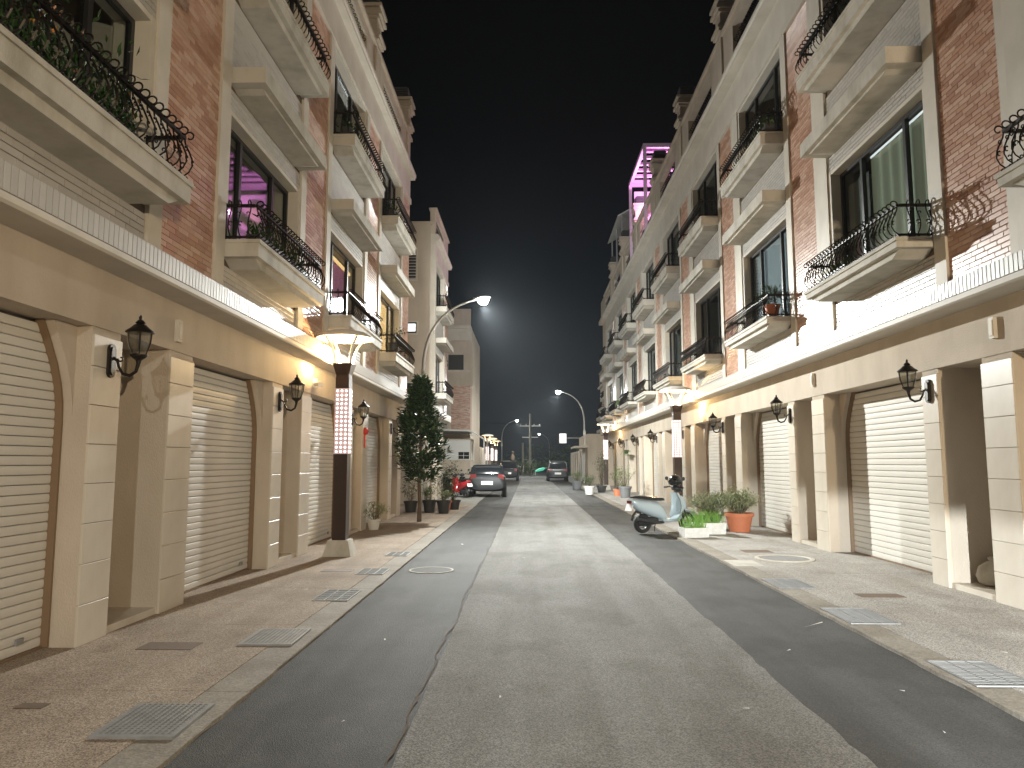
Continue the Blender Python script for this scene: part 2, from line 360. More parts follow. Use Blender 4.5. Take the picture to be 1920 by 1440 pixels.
def spiral(c, r0, r1, a0, a1, n, axes):
    out = []
    for i in range(n + 1):
        t = i / n; a = a0 + (a1 - a0) * t; r = r0 + (r1 - r0) * t
        u, v = r * math.cos(a), r * math.sin(a)
        out.append((c[0] + axes[0][0] * u + axes[1][0] * v, c[1] + axes[0][1] * u + axes[1][1] * v, c[2] + axes[0][2] * u + axes[1][2] * v))
    return out
XZ = ((1, 0, 0), (0, 0, 1)); YZ = ((0, 1, 0), (0, 0, 1))
def baluster_into(mb, o=0, v=0, z=0, side=False, sg=1):
    """one wrought-iron baluster: belly bar, curl over the top rail, ring at the foot, S scroll beside it. side: turned to face along the wall"""
    def P(a, b, c): return (o + a, v + b, z + c) if not side else (o + b, v + sg * a, z + c)
    belly = [(0, .05), (.055, .09), (.085, .15), (.08, .22), (.045, .30), (.01, .37), (0, .43)]
    mb.tube([P(a, 0, c) for a, c in belly], .0085, 4)
    def ax(c, r0, r1, a0, a1, n, pl):
        q = []
        for i in range(n + 1):
            t = i / n; a = a0 + (a1 - a0) * t; r = r0 + (r1 - r0) * t
            q.append(P(c[0] + r * math.cos(a), 0, c[2] + r * math.sin(a)) if pl == 0 else P(c[0], c[1] + r * math.cos(a), c[2] + r * math.sin(a)))
        return q
    mb.tube(ax((.05, 0, .445), .054, .022, PI, -PI * .75, 10, 0), .0085, 4)
    mb.tube(ax((.024, 0, .024), .022, .022, 0, 2 * PI, 6, 0), .007, 3, cap=False)
    mb.tube(ax((.075, .028, .20), .012, .032, 0, 1.6 * PI, 7, 1), .0075, 3)
    mb.tube(ax((.03, -.026, .33), .030, .010, -.4 * PI, 1.3 * PI, 7, 1), .0075, 3)
    return mb
BAL = MB(); baluster_into(BAL); BAL_ME = BAL.mesh('baluster', 'iron')
BALS = {1: baluster_into(MB(), side=True, sg=1).mesh('baluster_side', 'iron'), -1: baluster_into(MB(), side=True, sg=-1).mesh('baluster_side', 'iron')}

BRICK_CACHE = {}
def tile_mesh(kind, w, h, m, depth=.014):
    k_ = (kind, round(w, 3), round(h, 3), m)
    if k_ not in BRICK_CACHE: BRICK_CACHE[k_] = MB().tile(-.01, depth, 0, w, 0, h, .003).mesh(kind, m)
    return BRICK_CACHE[k_]
def bond(v0, v1, z0, z1, row, ln, j=.007):
    out = []; r_ = 0; z = z0 + j
    while z + row * .6 < z1:
        h = min(row - j, z1 - z - .001); off = (r_ % 2) * ln * .5 + ((r_ // 2) % 2) * ln * .23
        a = v0 - off
        while a < v1:
            p, q = max(a, v0 + .002), min(a + ln - j, v1 - .002)
            if q - p > .015: out.append((p, q, z, z + h))
            a += ln
        z += row; r_ += 1
    return out

def tiles_panel(parent, name, piece, rects, x, mats, hi_n, rng, proud=.012):
    """rects clad as single pieces: the first hi_n as objects, the rest joined into one 'stuff' part"""
    objs, rest = rects[:hi_n], rects[hi_n:]
    for a, b, c, d in objs:
        obj(piece, tile_mesh(piece, b - a, d - c, rng.choice(mats), proud), parent, (x, a, c))
    if rest:
        mb = MB()
        for a, b, c, d in rest:
            mb.tile(x - .002, x + proud, a, b, c, d, .003, rng.randrange(len(mats)))
        mb.build(name, mats, parent, kind='stuff')

def window(parent, P, v0, v1, z0, z1, xo, light_frame=False):
    """aluminium window set back in its opening: frame with two mullions, three panes as sub-parts"""
    fm = 'white_alu' if light_frame else 'black_alu'; t = .055; mb = MB(); w = v1 - v0
    x0, x1 = xo - .06, xo
    ms = [v0 + w * .27, v0 + w * .73]
    mb.box(x0, x1, v0, v0 + t, z0, z1); mb.box(x0, x1, v1 - t, v1, z0, z1)
    mb.box(x0 + .001, x1 - .001, v0 + t, v1 - t, z0, z0 + t); mb.box(x0 + .001, x1 - .001, v0 + t, v1 - t, z1 - t, z1)
    for mm in ms: mb.box(x0 + .004, x1 + .008, mm - .035, mm + .035, z0 + t, z1 - t)
    f = mb.build('window', fm, parent)
    ed = [v0 + t] + [q for mm in ms for q in (mm - .035, mm + .035)] + [v1 - t]
    for i in range(3):
        MB().box(x0 + .02, x0 + .028, ed[2 * i], ed[2 * i + 1], z0 + t, z1 - t).build('pane', 'glass', f)
    return f

def balcony(parent, P, zs, hi):
    z0, z1 = zs; b0, b1 = P['bay']; ou, pr = P['ou'], P['proj']; a, b = b0 + .02, b1 - .02
    mb = MB()
    mb.box(ou - .1, pr, a, b, z0 + .06, z1)
    mb.px([(a + .10, z0 + .06), (a + .28, z0 - .03), (b - .28, z0 - .03), (b - .10, z0 + .06)], ou - .1, pr - .07)
    mb.box(ou - .1, pr + .02, a - .015, b + .015, z1 - .045, z1 + .0)
    sl = mb.build('balcony', 'concrete', parent)
    # railing: bottom and top bars on three sides, corner posts
    rl = MB(); xr = pr - .06; y0, y1 = a + .05, b - .05; zb, zt = z1 + .045, z1 + .435
    for z, r_ in ((zb, .013), (zt, .017)):
        rl.box(xr - r_, xr + r_, y0, y1, z - r_, z + r_)
        for yy in (y0, y1): rl.box(ou - .01, xr - r_, yy - r_, yy + r_, z - r_, z + r_)
    for yy in (y0, y1):
        rl.box(ou - .0, ou + .03, yy - .014, yy + .014, z1 + .002, zt + .03)
        rl.box(xr - .012, xr + .012, yy - .012, yy + .012, z1 + .002, zb - .011)
    rl.build('railing', 'iron', sl)
    n = int(round((y1 - y0) / .116)); st = (y1 - y0) / n
    if hi:
        for i in range(n + 1): obj('baluster', BAL_ME, sl, (xr, y0 + i * st, z1))
        for sg, yy in ((-1, y0), (1, y1)):
            for i in range(3): obj('baluster', BALS[sg], sl, (ou + .08 + i * .12, yy, z1))
    else:
        mb = MB()
        for i in range(n + 1): baluster_into(mb, xr, y0 + i * st, z1)
        for sg, yy in ((-1, y0), (1, y1)):
            for i in range(3): baluster_into(mb, ou + .08 + i * .12, yy, z1, True, sg)
        mb.build('scrollwork', 'iron', sl, kind='stuff')
    return sl

def house(P, hi, name='townhouse', seed=1):
    rng = random.Random(seed); L = P['L']; root = obj(name, None)
    sh, pil, rec = P['sh'], P['pil'], P['rec']; a1, a2, a3 = sh, sh + pil, sh + pil + rec
    ou = P['ou']; u0 = P['up0']; u1 = u0 + L; b0, b1 = P['bay']; bk0, bk1 = P['brick']
    zl, zled, zb0, zb1 = P['lint'], P['led'], P['band0'], P['band1']; ov = P['over']
    z2a, z2b = P['slab2']; z3a, z3b = P['slab3']; c0, c1 = P['can']; w2, w3 = P['win2'], P['win3']; zs = P['sof']; zp = P['para']
    # main body and ground-floor structure
    mb = MB()
    mb.box(-9, -1.1, 0, L, 0, zs + .2)
    mb.box(-1.1, -.42 - P['rd'], 0, a1, 0, zl)                                   # closes the garage front behind the shutter
    mb.box(-1.1, -.012, a1, a2, 0, zl); mb.box(-1.1, -.012, a3, L, 0, zl)  # pillar and pier cores
    mb.box(-1.1, 0, 0, L, zl, zled)                                    # lintel beam
    wall = mb.build('wall', 'stucco', root); rd = P['rd']
    # arch shoulders, a thin plate just in front of the shutter on both sides
    ap = [(0, 1.95), (.012, 2.12), (.05, 2.28), (.115, 2.44), (.21, 2.61), (.33, zl - .002)]
    mb = MB()
    mb.px([(sh - y, z) for y, z in ap] + [(sh + .001, zl - .002), (sh + .001, 1.95)], -.235 - rd, -.15 - rd)
    mb.build('arch_plate', 'stucco', root); mb = MB()
    mb.px([(y, z) for y, z in ap][::-1] + [(-.001, 1.95), (-.001, zl - .002)], -.235 - rd, -.15 - rd)
    mb.build('arch_plate', 'stucco', root)
    for sgn, e_ in ((-1, sh), (1, 0)):
        mb = MB(); q = [(0, .04)] + ap
        for i in range(len(q) - 1):
            (ya, za), (yb, zb) = q[i], q[i + 1]
            mb.add([(-.30 - rd, e_ + sgn * ya + sgn * .003, za), (-.225 - rd, e_ + sgn * ya + sgn * .003, za), (-.225 - rd, e_ + sgn * yb + sgn * .003, zb), (-.30 - rd, e_ + sgn * yb + sgn * .003, zb),
                    (-.30 - rd, e_ + sgn * ya + sgn * .028, za), (-.225 - rd, e_ + sgn * ya + sgn * .028, za), (-.225 - rd, e_ + sgn * yb + sgn * .028, zb), (-.30 - rd, e_ + sgn * yb + sgn * .028, zb)],
                   [(0, 1, 2, 3), (4, 7, 6, 5), (1, 5, 6, 2), (0, 3, 7, 4)])
        mb.build('shutter_track', 'shutter_track', root)
    # roller shutter
    shut = MB().box(-.41 - rd, -.335 - rd, .002, sh - .002, .036, zl - .002).build('garage_shutter', 'shutter_back', root)
    p = P['slat']; ns = int((zl - .06) / p); prof = [(-.022, .0028), (.005, .0028), (.011, .009), (.0140, p * .40), (.0135, p * .68), (.010, p - .008), (.005, p - .0028), (-.022, p - .0028)]
    if hi:
        sm = MB().py(prof, .004, sh - .004).mesh('slat', 'shutter_paint', 30)
        for i in range(ns): obj('slat', sm, shut, (-.30 - rd, 0, .05 + i * p))
    else:
        mb = MB()
        for i in range(ns): mb.py([(x, z + .05 + i * p) for x, z in prof], .004, sh - .004)
        o_ = mb.build('slats', 'shutter_paint', shut, kind='stuff'); o_.location.x = -.30 - rd
    MB().box(-.276 - rd, -.262 - rd, sh - .36, sh - .27, .13, .18).build('handle', 'steel_galv', shut)
    MB().box(-.33 - rd, -.268 - rd, .004, sh - .004, .034, .052).build('bottom_bar', 'shutter_track', shut)
    # stone facing on pillar and pier
    cl = MB().box(-.02, -.004, a1 + .002, a2 - .002, .03, zl - .07).build('pillar_facing', 'tile_joint', root)
    zc = [.034]
    while zc[-1] < zl - .45: zc.append(zc[-1] + .345)
    zc.append(zl - .068)
    def facing(va, vb):
        if hi:
            for i in range(len(zc) - 1): obj('stone_tile', tile_mesh('stone_tile', vb - va, zc[i + 1] - zc[i] - .005, 'stone_tile', .012), cl, (-.003, va, zc[i]))
        else:
            mb2 = MB()
            for i in range(len(zc) - 1): mb2.tile(-.013, .009, va, vb, zc[i], zc[i + 1] - .005)
            mb2.build('stone_tiles', 'stone_tile', cl, kind='stuff')
    facing(a1, a2); facing(a3, L)
    # entrance door at the back of the recess
    d = MB(); d.box(-1.098, -1.05, a2 + .03, a3 - .03, .05, 2.42); d.box(-1.05, -1.035, a2 + .12, a3 - .12, .25, 1.1); d.box(-1.05, -1.035, a2 + .12, a3 - .12, 1.25, 2.28)
    door = d.build('entrance_door', 'door_metal', root)
    MB().box(-1.035, -.98, a3 - .15, a3 - .11, 1.0, 1.18).build('handle', 'chrome', door)
    MB().box(-1.1, -.03, a2, a3, .0, .10).build('door_step', 'stone_tile', root)
    # ledge and soldier-course band
    mb = MB(); mb.py([(-.3, zled), (ov - .02, zled), (ov, zled + .02), (ov, zb0), (ov - .015, zb0), (ov - .015, zb1 - .02), (ou + .0, zb1 + .01), (-.3, zb1 + .01)], u0, u1)
    band = mb.build('ledge', 'trim', root)
    n = int(L / .0725); st = L / n
    jt = MB().box(ov - .014, ov - .006, u0, u1, zb0 + .002, zb1 - .021).build('tile_band', 'tile_joint', root)
    if hi:
        for i in range(n): obj('tile', tile_mesh('tile', st - .008, zb1 - zb0 - .03, 'white_tile' if rng.random() < .6 else 'white_tile_b', .012), jt, (ov - .007, u0 + i * st + .004, zb0 + .005))
    else:
        mb = MB()
        for i in range(n): mb.tile(ov - .012, ov + .005, u0 + i * st + .004, u0 + (i + 1) * st - .004, zb0 + .005, zb1 - .025, .003)
        mb.build('tiles', 'white_tile', jt, kind='stuff')
    # upper walls: backing in joint colour, trims in white
    bt1 = MB().box(-1.1, ou, b0, b1, zb1, z2b - .05).build('tile_panel', 'tile_joint', root)
    bt = MB().box(-1.1, ou, b0, b1, w2, z3b - .05).build('tile_panel', 'tile_joint', root)
    MB().box(-1.1, ou - .02, b0, b1, w3, zs).build('frieze_core', 'stucco', root)
    mb = MB(); mb.box(-1.1, ou, bk0, bk1, zb1, w3 + .001); bb = mb.build('brick_panel', 'brick_joint', root)
    mb = MB()
    for ta, tb in P['trims']: mb.box(-1.1, ou + .045, ta, tb, zb1, w3)
    mb.box(-1.0, ou + .06, u0, u1, w3 + .002, w3 + .16); mb.box(-1.0, ou + .02, u0, u1, w3 + .16, zs)
    mb.build('trim', 'trim', root)
    # door-frame like inner casing of both windows
    for za, zb_ in ((z2b, w2), (z3b, w3)):
        mb = MB(); mb.box(-.20, ou + .02, b0, b0 + .10, za, zb_); mb.box(-.20, ou + .02, b1 - .10, b1, za, zb_)
        mb.box(-.20, ou + .015, b0 + .1, b1 - .1, zb_ - .06, zb_)
        mb.build('casing', 'trim', root)
    wt = ['white_tile', 'white_tile', 'white_tile_b']
    pa = bond(b0, b1, zb1 + .012, z2a - .03, .0655, .24); ph = bond(b0, b1, w2 + .005, c0 - .01, .0655, .24)
    pu = bond(b0, b1, c1 + .0, z3a - .03, .0655, .24, .005)
    tiles_panel(bt1, 'white_tiles', 'tile', pa, ou, wt, len(pa) if hi else 0, rng)
    tiles_panel(bt, 'white_tiles', 'tile', ph + pu, ou, wt, len(ph) if hi else 0, rng)
    br = bond(bk0, bk1, zb1 + .012, w3, .062, .235)
    tiles_panel(bb, 'bricks', 'brick', br, ou, ['brick_0', 'brick_1', 'brick_2', 'brick_3'], 300 if hi else 0, rng)
    # windows with dark rooms behind
    for za, zb_ in ((z2b, w2), (z3b, w3)):
        window(root, P, b0 + .1, b1 - .1, za, zb_ - .06, ou - .14)
    for za, zb_ in ((z2b, w2), (z3b, w3)): MB().box(-1.099, -1.09, b0, b1, za, zb_).build('room_back', 'dark_room', root)
    balcony(root, P, P['slab2'], hi); balcony(root, P, P['slab3'], hi)
    # eyebrow canopy over the lower window
    mb = MB(); mb.box(ou - .1, P['proj'], b0 + .04, b1 - .04, c0, c1); mb.px([(b0 + .2, c0), (b0 + .3, c0 - .035), (b1 - .3, c0 - .035), (b1 - .2, c0)], ou - .1, P['proj'] - .08)
    mb.build('canopy', 'concrete', root)
    # cornice, roof parapet with its opening, post with mouldings
    mb = MB(); mb.py([(-1, zs), (ov - .03, zs), (ov - .03, zs + .05), (ov, zs + .09), (ov, zs + .17), (ov - .07, zs + .19), (ov - .07, zs + .24), (ov - .14, zs + .26), (-1, zs + .26)], u0, u1)
    mb.build('cornice', 'trim', root)
    pz0, pz1 = zs + .26, zp; op0, op1 = pz0 + .16, pz1 - .34; o0, o1 = b0 + .1, b1 - .1; px0, px1 = -.05, ov - .20
    mb = MB(); mb.box(px0, px1, u0, u1, pz0, op0); mb.box(px0, px1, u0, u1, op1, pz1 - .08); mb.box(px0 - .05, px1 + .07, u0, u1, pz1 - .08, pz1)
    mb.box(px0, px1, u0, o0, op0, op1); mb.box(px0, px1, o1, u1, op0, op1)
    par = mb.build('parapet', 'stucco', root)
    mb = MB(); nn = int((o1 - o0) / .15)
    for i in range(nn): baluster_into(mb, .05, o0 + (i + .5) * (o1 - o0) / nn, op0, False)
    mb.box(.03, .055, o0, o1, op0 + .42, op0 + .445)
    mb.build('scrollwork', 'iron', par, kind='stuff')
    vm = (bk0 + bk1) / 2 + .1; mb = MB(); q = px1 + .05
    mb.box(-.35, q, vm - .24, vm + .24, pz0, zp + .9)
    for zz, ex in ((zp + .08, .06), (zp + .16, .1), (zp + .24, .05), (zp + .62, .05), (zp + .70, .11), (zp + .80, .07), (zp + .90, .12)):
        mb.box(-.35 - ex, q + ex, vm - .24 - ex, vm + .24 + ex, zz, zz + .075)
    post = mb.build('roof_post', 'stucco', root)
    mb = MB()
    for i in range(5): mb.box(-.33, q - .02, vm - .22, vm + .22, zp + .99 + i * .075, zp + 1.03 + i * .075)
    mb.box(-.28, q - .07, vm - .17, vm + .17, zp + .975, zp + 1.38)
    mb.build('cap', 'roof_dark', post)
    return root

def curtain(parent, name, v0, v1, z0, z1, x, m, n=26, amp=.022, sag=0):
    mb = MB(); pts = []
    for i in range(n + 1):
        t = i / n; pts.append((x + amp * math.sin(t * n * .95) , v0 + (v1 - v0) * t))
    vs = [(a, b, z0 + sag * math.sin(PI * i / n)) for i, (a, b) in enumerate(pts)] + [(a, b, z1) for a, b in pts]; k_ = n + 1
    mb.add(vs, [(i, i + 1, k_ + i + 1, k_ + i) for i in range(n)])
    return mb.build(name, m, parent, smooth=60)

protoL = house(PL, True, seed=3); protoR = house(PR, True, seed=4)
loL = house(PL, False, seed=5); loR = house(PR, False, seed=6)
def setup(o, label, loc, rz, group):
    o['label'] = label; o['category'] = 'house'; o['group'] = group; o.location = loc; o.rotation_euler = (0, 0, rz); return o
GL, GR = 'townhouses of the left row', 'townhouses of the right row'
XFL, XFR = -3.85, 5.25
left = {}
spec_l = [(0, protoL, 'nearest left townhouse, its garage shutter cut off by the left edge of the photo'),
          (1, None, 'left townhouse with pink mirrored in its window, between the first two wall lanterns'),
          (2, loL, 'left townhouse with the pink curtain, right behind the glowing dish lamp'),
          (3, None, 'last townhouse of the left row, with the window lit orange beside the tree'),
          (-1, None, 'left row townhouse just behind the camera, beside the first one')]
for k_, src, lab in spec_l:
    if src is None: src = protoL if k_ == 1 else loL; o = copy_tree(src)
    else: o = src
    left[k_] = setup(o, lab, (XFL, 3.7 + 4.6 * k_, 0), 0, GL)
right = {}
spec_r = [(0, protoR, 'right townhouse with the olive curtain and the big railing shadow on its wall'),
          (1, None, 'right townhouse with a potted plant on its lower balcony and grey blinds in the window'),
          (-1, None, 'nearest right townhouse, mostly cut off by the right edge of the photo'),
          (2, loR, 'right townhouse behind the terracotta pot and the white planters'),
          (3, None, 'right townhouse directly behind the parked scooter and the dish lamp'),
          (4, None, 'right townhouse carrying the pink lit frame on its roof'),
          (5, None, 'right townhouse carrying the pale tilted awning on its roof'),
          (6, None, 'right townhouse with the hanging plant, two before the end of the row'),
          (7, None, 'last townhouse at the far end of the right row'),
          (-2, None, 'right row townhouse just behind the camera')]
for k_, src, lab in spec_r:
    if src is None: src = protoR if k_ in (1, -1) else loR; o = copy_tree(src)
    else: o = src
    right[k_] = setup(o, lab, (XFR, 8.05 + 5.15 * (k_ + 1), 0), PI, GR)
# row ends: closing strips of wall belonging to the last houses
mb = MB(); mb.box(-9, -1.1, 5.151 - 5.15 - 2.0, -.002, 0, PR['sof'] + .2); mb.box(-1.1, -.01, -2.0, -.002, 0, PR['led']); mb.box(-1.1, PR['ou'] - .01, -2.0, PR['up0'] - .002, PR['led'], PR['sof'])
mb.box(-1.1, .32, -2.0, PR['up0'] - .002, PR['led'] + .004, PR['band1']); mb.box(-1.1, .32, -2.0, PR['up0'] - .002, PR['sof'], PR['sof'] + .25); mb.box(-.05, .15, -2.0, PR['up0'] - .002, PR['sof'] + .25, PR['para'])
mb.build('end_wall', 'stucco', right[7])

# what is in the windows
def rc(k_): return right[k_]
z2l, z2r = PL['slab2'][1], PR['slab2'][1]
curtain(rc(0), 'curtain', 1.8, 3.8, z2r + .03, PR['win2'] - .16, PR['ou'] - .25, 'curtain_olive', 44)
curtain(rc(0), 'curtain', .95, 1.66, z2r + .03, PR['win2'] - .3, PR['ou'] - .25, 'curtain_grey', 12)
MB().box(-.185, -.165, 1.85, 3.75, PR['win2'] - .17, PR['win2'] - .145).build('glow_strip', 'sign_white', rc(0))  # glowing strip stands in for the room light above the curtain
mb = MB()
for i in range(24): mb.add([(-.21, 1.0, z2r + .05 + i * .08), (-.21, 3.2, z2r + .05 + i * .08), (-.165, 3.2, z2r + .115 + i * .08), (-.165, 1.0, z2r + .115 + i * .08)], [(0, 1, 2, 3)])
mb.build('blind', 'blind', rc(1))
curtain(rc(1), 'curtain', .95, 1.7, z2r + .02, PR['win2'] - .1, PR['ou'] - .25, 'curtain_grey', 14)
curtain(rc(2), 'curtain', 2.9, 3.8, z2r + .02, PR['win2'] - .1, PR['ou'] - .25, 'curtain_grey', 14)
for k_ in (3, 4, 5, 6):
    curtain(rc(k_), 'curtain', 1.0 + .2 * (k_ % 2), 1.9 + .2 * (k_ % 3), z2r + .02, PR['win2'] - .1, PR['ou'] - .25, 'curtain_grey', 14)
curtain(left[2], 'curtain', 1.1, 2.5, z2l + .12, PL['win2'] - .3, -.12, 'curtain_pink', 24, .03)
MB().box(-.12, -.08, 1.05, 2.9, PL['win2'] - .28, PL['win2'] - .22).build('glow_strip', 'curtain_lit', left[2])  # glowing strip paints the lit edge over the pink curtain
curtain(left[3], 'curtain', .4, 3.0, z2l + .02, PL['win2'] - .1, -.11, 'curtain_lit', 40, .02)

# ------------------------------------------------------------------ far buildings
B = copy_tree(loL); setup(B, 'beige block beyond the side street, plain end wall with a louvred window', (XFL, 28.3, 0), 0, 'houses past the left side street')
gw = MB().box(-9, -.02, -.12, -.002, 0, 10.95).box(-9, .06, -.16, -.002, 10.95, 11.05)
gable = gw.build('gable_wall', 'stucco', B)
def gwin(name, X0, X1, z0, z1, m, slats=0):
    x0, x1 = X0 - XFL, X1 - XFL
    f = MB().box(x0 - .06, x1 + .06, -.17, -.121, z0 - .06, z1 + .06).build(name, 'trim', B)
    mb = MB()
    if slats:
        mb.box(x0, x1, -.18, -.171, z0, z1, 0)
        q = mb.build('louvre_back', 'dark_room', f)
        s_ = MB(); p = (z1 - z0) / slats
        for i in range(slats): s_.box(x0, x1, -.205, -.181, z0 + i * p, z0 + i * p + p * .36)
        s_.build('louvre', 'pole_grey', f)
    else:
        w = x1 - x0; fr = MB()
        fr.box(x0, x1, -.185, -.171, z0, z1); fr.build('inner_frame', 'black_alu', f)
        for a, b in ((x0 + .05, x0 + w / 2 - .04), (x0 + w / 2 + .04, x1 - .04)):
            MB().box(a, b, -.192, -.186, z0 + .06, z1 - .06).build('pane', m, f)
gwin('window', -5.3, -4.42, 8.72, 9.92, 'dark_room', 10)
gwin('window', -5.15, -4.36, 6.58, 7.0, 'sign_white')
gwin('window', -5.25, -4.36, 4.15, 4.62, 'car_glass')
C_ = copy_tree(loL); setup(C_, 'far house facing the side street, brick strip beside a white framed window', (XFL - 4.6 + .02, 48, 0), -PI / 2, 'houses past the left side street')
C2 = copy_tree(loL); setup(C2, 'far corner house behind the low hut, seen only as a thin edge', (XFL - 9.3, 48.1, 0), -PI / 2, 'houses past the left side street')
for hs in (B, C_, C2):
    for ch_ in [c for c in hs.children if c.name.startswith('roof_post')]:
        for g_ in list(ch_.children): bpy.data.objects.remove(g_)
        bpy.data.objects.remove(ch_)
up_ = MB().box(.151, .20, 3.0, 4.75, 6.55, 9.5).build('upper_wall', 'stucco', C_)
MB().box(.201, .206, 3.15, 4.15, 7.6, 8.6).build('loggia_dark_panel', 'dark_room', up_)  # flat dark panel paints the shaded depth of a loggia onto the wall
MB().box(.201, .26, 3.1, 4.6, 7.45, 7.58).build('loggia_sill', 'trim', up_)
# low hut with a barred window and a lean-to roof
hut = thing('hut', 'small beige hut with a barred white window under a lean-to roof', 'hut', (-5.6, 45, 0))
MB().box(-1.6, 2.05, 0, 2.8, 0, 3.0).build('wall', 'stucco', hut)
wf = MB().box(.5, 2.0, -.03, -.002, 1.72, 2.92).build('window', 'white_alu', hut)
mb = MB()
for i in range(6): mb.box(.48, 2.02, -.07, -.05, 1.74 + i * .23, 1.76 + i * .23)
for i in range(5): mb.box(.5 + i * .37, .52 + i * .37, -.065, -.045, 1.72, 2.92)
mb.build('window_bars', 'white_alu', wf)
MB().box(1.3, 1.95, -.045, -.031, 1.78, 2.2).build('lower_pane', 'car_glass', wf)
wf2 = MB().box(2.051, 2.075, .2, 1.8, 1.72, 2.85).build('window', 'white_alu', hut)
mb = MB()
for i in range(6): mb.box(2.08, 2.10, .2, 1.8, 1.74 + i * .22, 1.76 + i * .22)
mb.build('window_bars', 'white_alu', wf2)
mb = MB(); mb.py([(-1.7, 3.62), (-1.7, 3.5), (2.0, 3.42), (3.0, 2.86), (3.02, 2.92), (2.05, 3.52)], -.9, 2.9)
mb.build('roof', 'pvc_awning', hut)
MB().tube([(2.9, -.8, 0), (2.9, -.8, 2.9)], .04, 6).tube([(2.9, 2.6, 0), (2.9, 2.6, 2.9)], .04, 6).build('roof_post', 'white_alu', hut)
# white garden walls with posts further on
def gwall(label, X, y0, y1, h, m='stucco', n=6):
    t = thing('boundary_wall', label, 'wall', (X, y0, 0), group='low walls along the far street')
    MB().box(-.12, .0, 0, y1 - y0, 0, h).build('wall', m, t)
    for i in range(n + 1):
        yy = (y1 - y0) * i / n; MB().box(-.2, .06, yy - .15, yy + .15, 0, h + .18).build('post', 'trim', t)
    return t
gwall('pale wall with posts past the hut, left of the far street', -3.9, 50.5, 62, 2.6)
gwall('second pale wall on the left, behind the far black car', -4.1, 63, 80, 2.2)
gwall('pale wall at the far right, behind the parked grey car', 4.7, 62, 80, 2.4)
for i, (X, y, lab) in enumerate(((6.6, 57.5, 'far right house with a balcony, first one past the long row'), (6.9, 63, 'far right house, second one past the long row'), (7.2, 68.5, 'farthest house on the right, past the long row'))):
    setup(copy_tree(loR), lab, (X, y + 5.15, -1.4 - .5 * i), PI, 'houses past the right row')
# low shop front with a lit blank sign
shop = thing('shop_front', 'low far building on the right with a lit blank white sign box', 'building', (4.2, 62, 0))
MB().box(0, 6, -9, 0, 0, 3.6).build('wall', 'stucco', shop)
MB().box(-.14, -.002, -5.6, -4.0, .05, 2.5).build('garage_shutter', 'white_alu', shop)
MB().box(-.14, -.002, -3.2, -1.2, .05, 2.5).build('garage_shutter', 'white_alu', shop)
sg = MB().box(-1.9, -1.35, -5.9, -5.7, 3.0, 3.75).tube([(-1.36, -5.8, 3.4), (0, -5.8, 3.4)], .03, 5).build('sign_box', 'pole_grey', shop)
MB().box(-1.87, -1.38, -5.93, -5.902, 3.03, 3.72).build('sign_face', 'sign_white', sg)
MB().box(-.9, -.0, -8.6, -3.5, 2.62, 2.75).build('awning', 'trim', shop)

# ------------------------------------------------------------------ rooftop additions on the right row
t = thing('roof_frame', 'roof frame of pink lit beams standing on the right row', 'roof frame', (0, 0, 0))
x0, x1, y0, y1, zb, zt = 5.0, 8.2, 30.9, 35.6, 11.3, 15.4
mb = MB(); mb.box(x0, x0 + .14, y0 + .0, y1, zt - .18, zt); mb.box(x1 - .14, x1, y0, y1, zt - .18, zt); mb.box(x0 + .14, x1 - .14, y0, y0 + .14, zt - .18, zt); mb.box(x0 + .14, x1 - .14, y1 - .14, y1, zt - .18, zt)
mb.build('rim', 'pink_steel', t)
for xx in (x0, x1 - .14):
    for yy in (y0, y1 - .14): MB().box(xx + .002, xx + .138, yy + .002, yy + .138, zb, zt - .18).build('post', 'pink_steel', t)
for i in range(6): MB().box(x0 + .14, x1 - .14, y0 + .5 + i * .72, y0 + .66 + i * .72, zt - .16, zt - .04).build('beam', 'pink_steel', t)
MB().box(x0 + .2, x1, y1 - .5, y1 - .4, zb, zt - .6).build('back_screen', 'pink_steel', t)
point('pink_lamp', (6.4, 33.2, 13.4), 620, (1, .42, .90), .2, t)
lt = thing('roof_lattice', 'dark lattice panel hanging inside the pink roof frame', 'lattice', (0, 0, 0))
mb = MB()
for i in range(5): mb.box(5.55, 6.5, 30.70, 30.74, 13.7 + i * .22, 13.76 + i * .22)
for i in range(6): mb.box(5.55 + i * .18, 5.60 + i * .18, 30.745, 30.78, 13.7, 14.64)
mb.build('lattice', 'iron', lt)
aw = thing('roof_awning', 'pale tilted sheet awning on thin posts beyond the pink frame', 'awning', (0, 0, 0))
mb = MB(); mb.py([(4.9, 15.0), (7.4, 16.4), (7.4, 16.45), (4.9, 15.06)], 39.3, 44.5); mb.build('sheet', 'pvc_awning', aw)
for yy in (39.5, 42, 44.3): MB().tube([(5.15, yy, 11.4), (5.15, yy, 15.12)], .045, 6).build('post', 'pole_grey', aw)

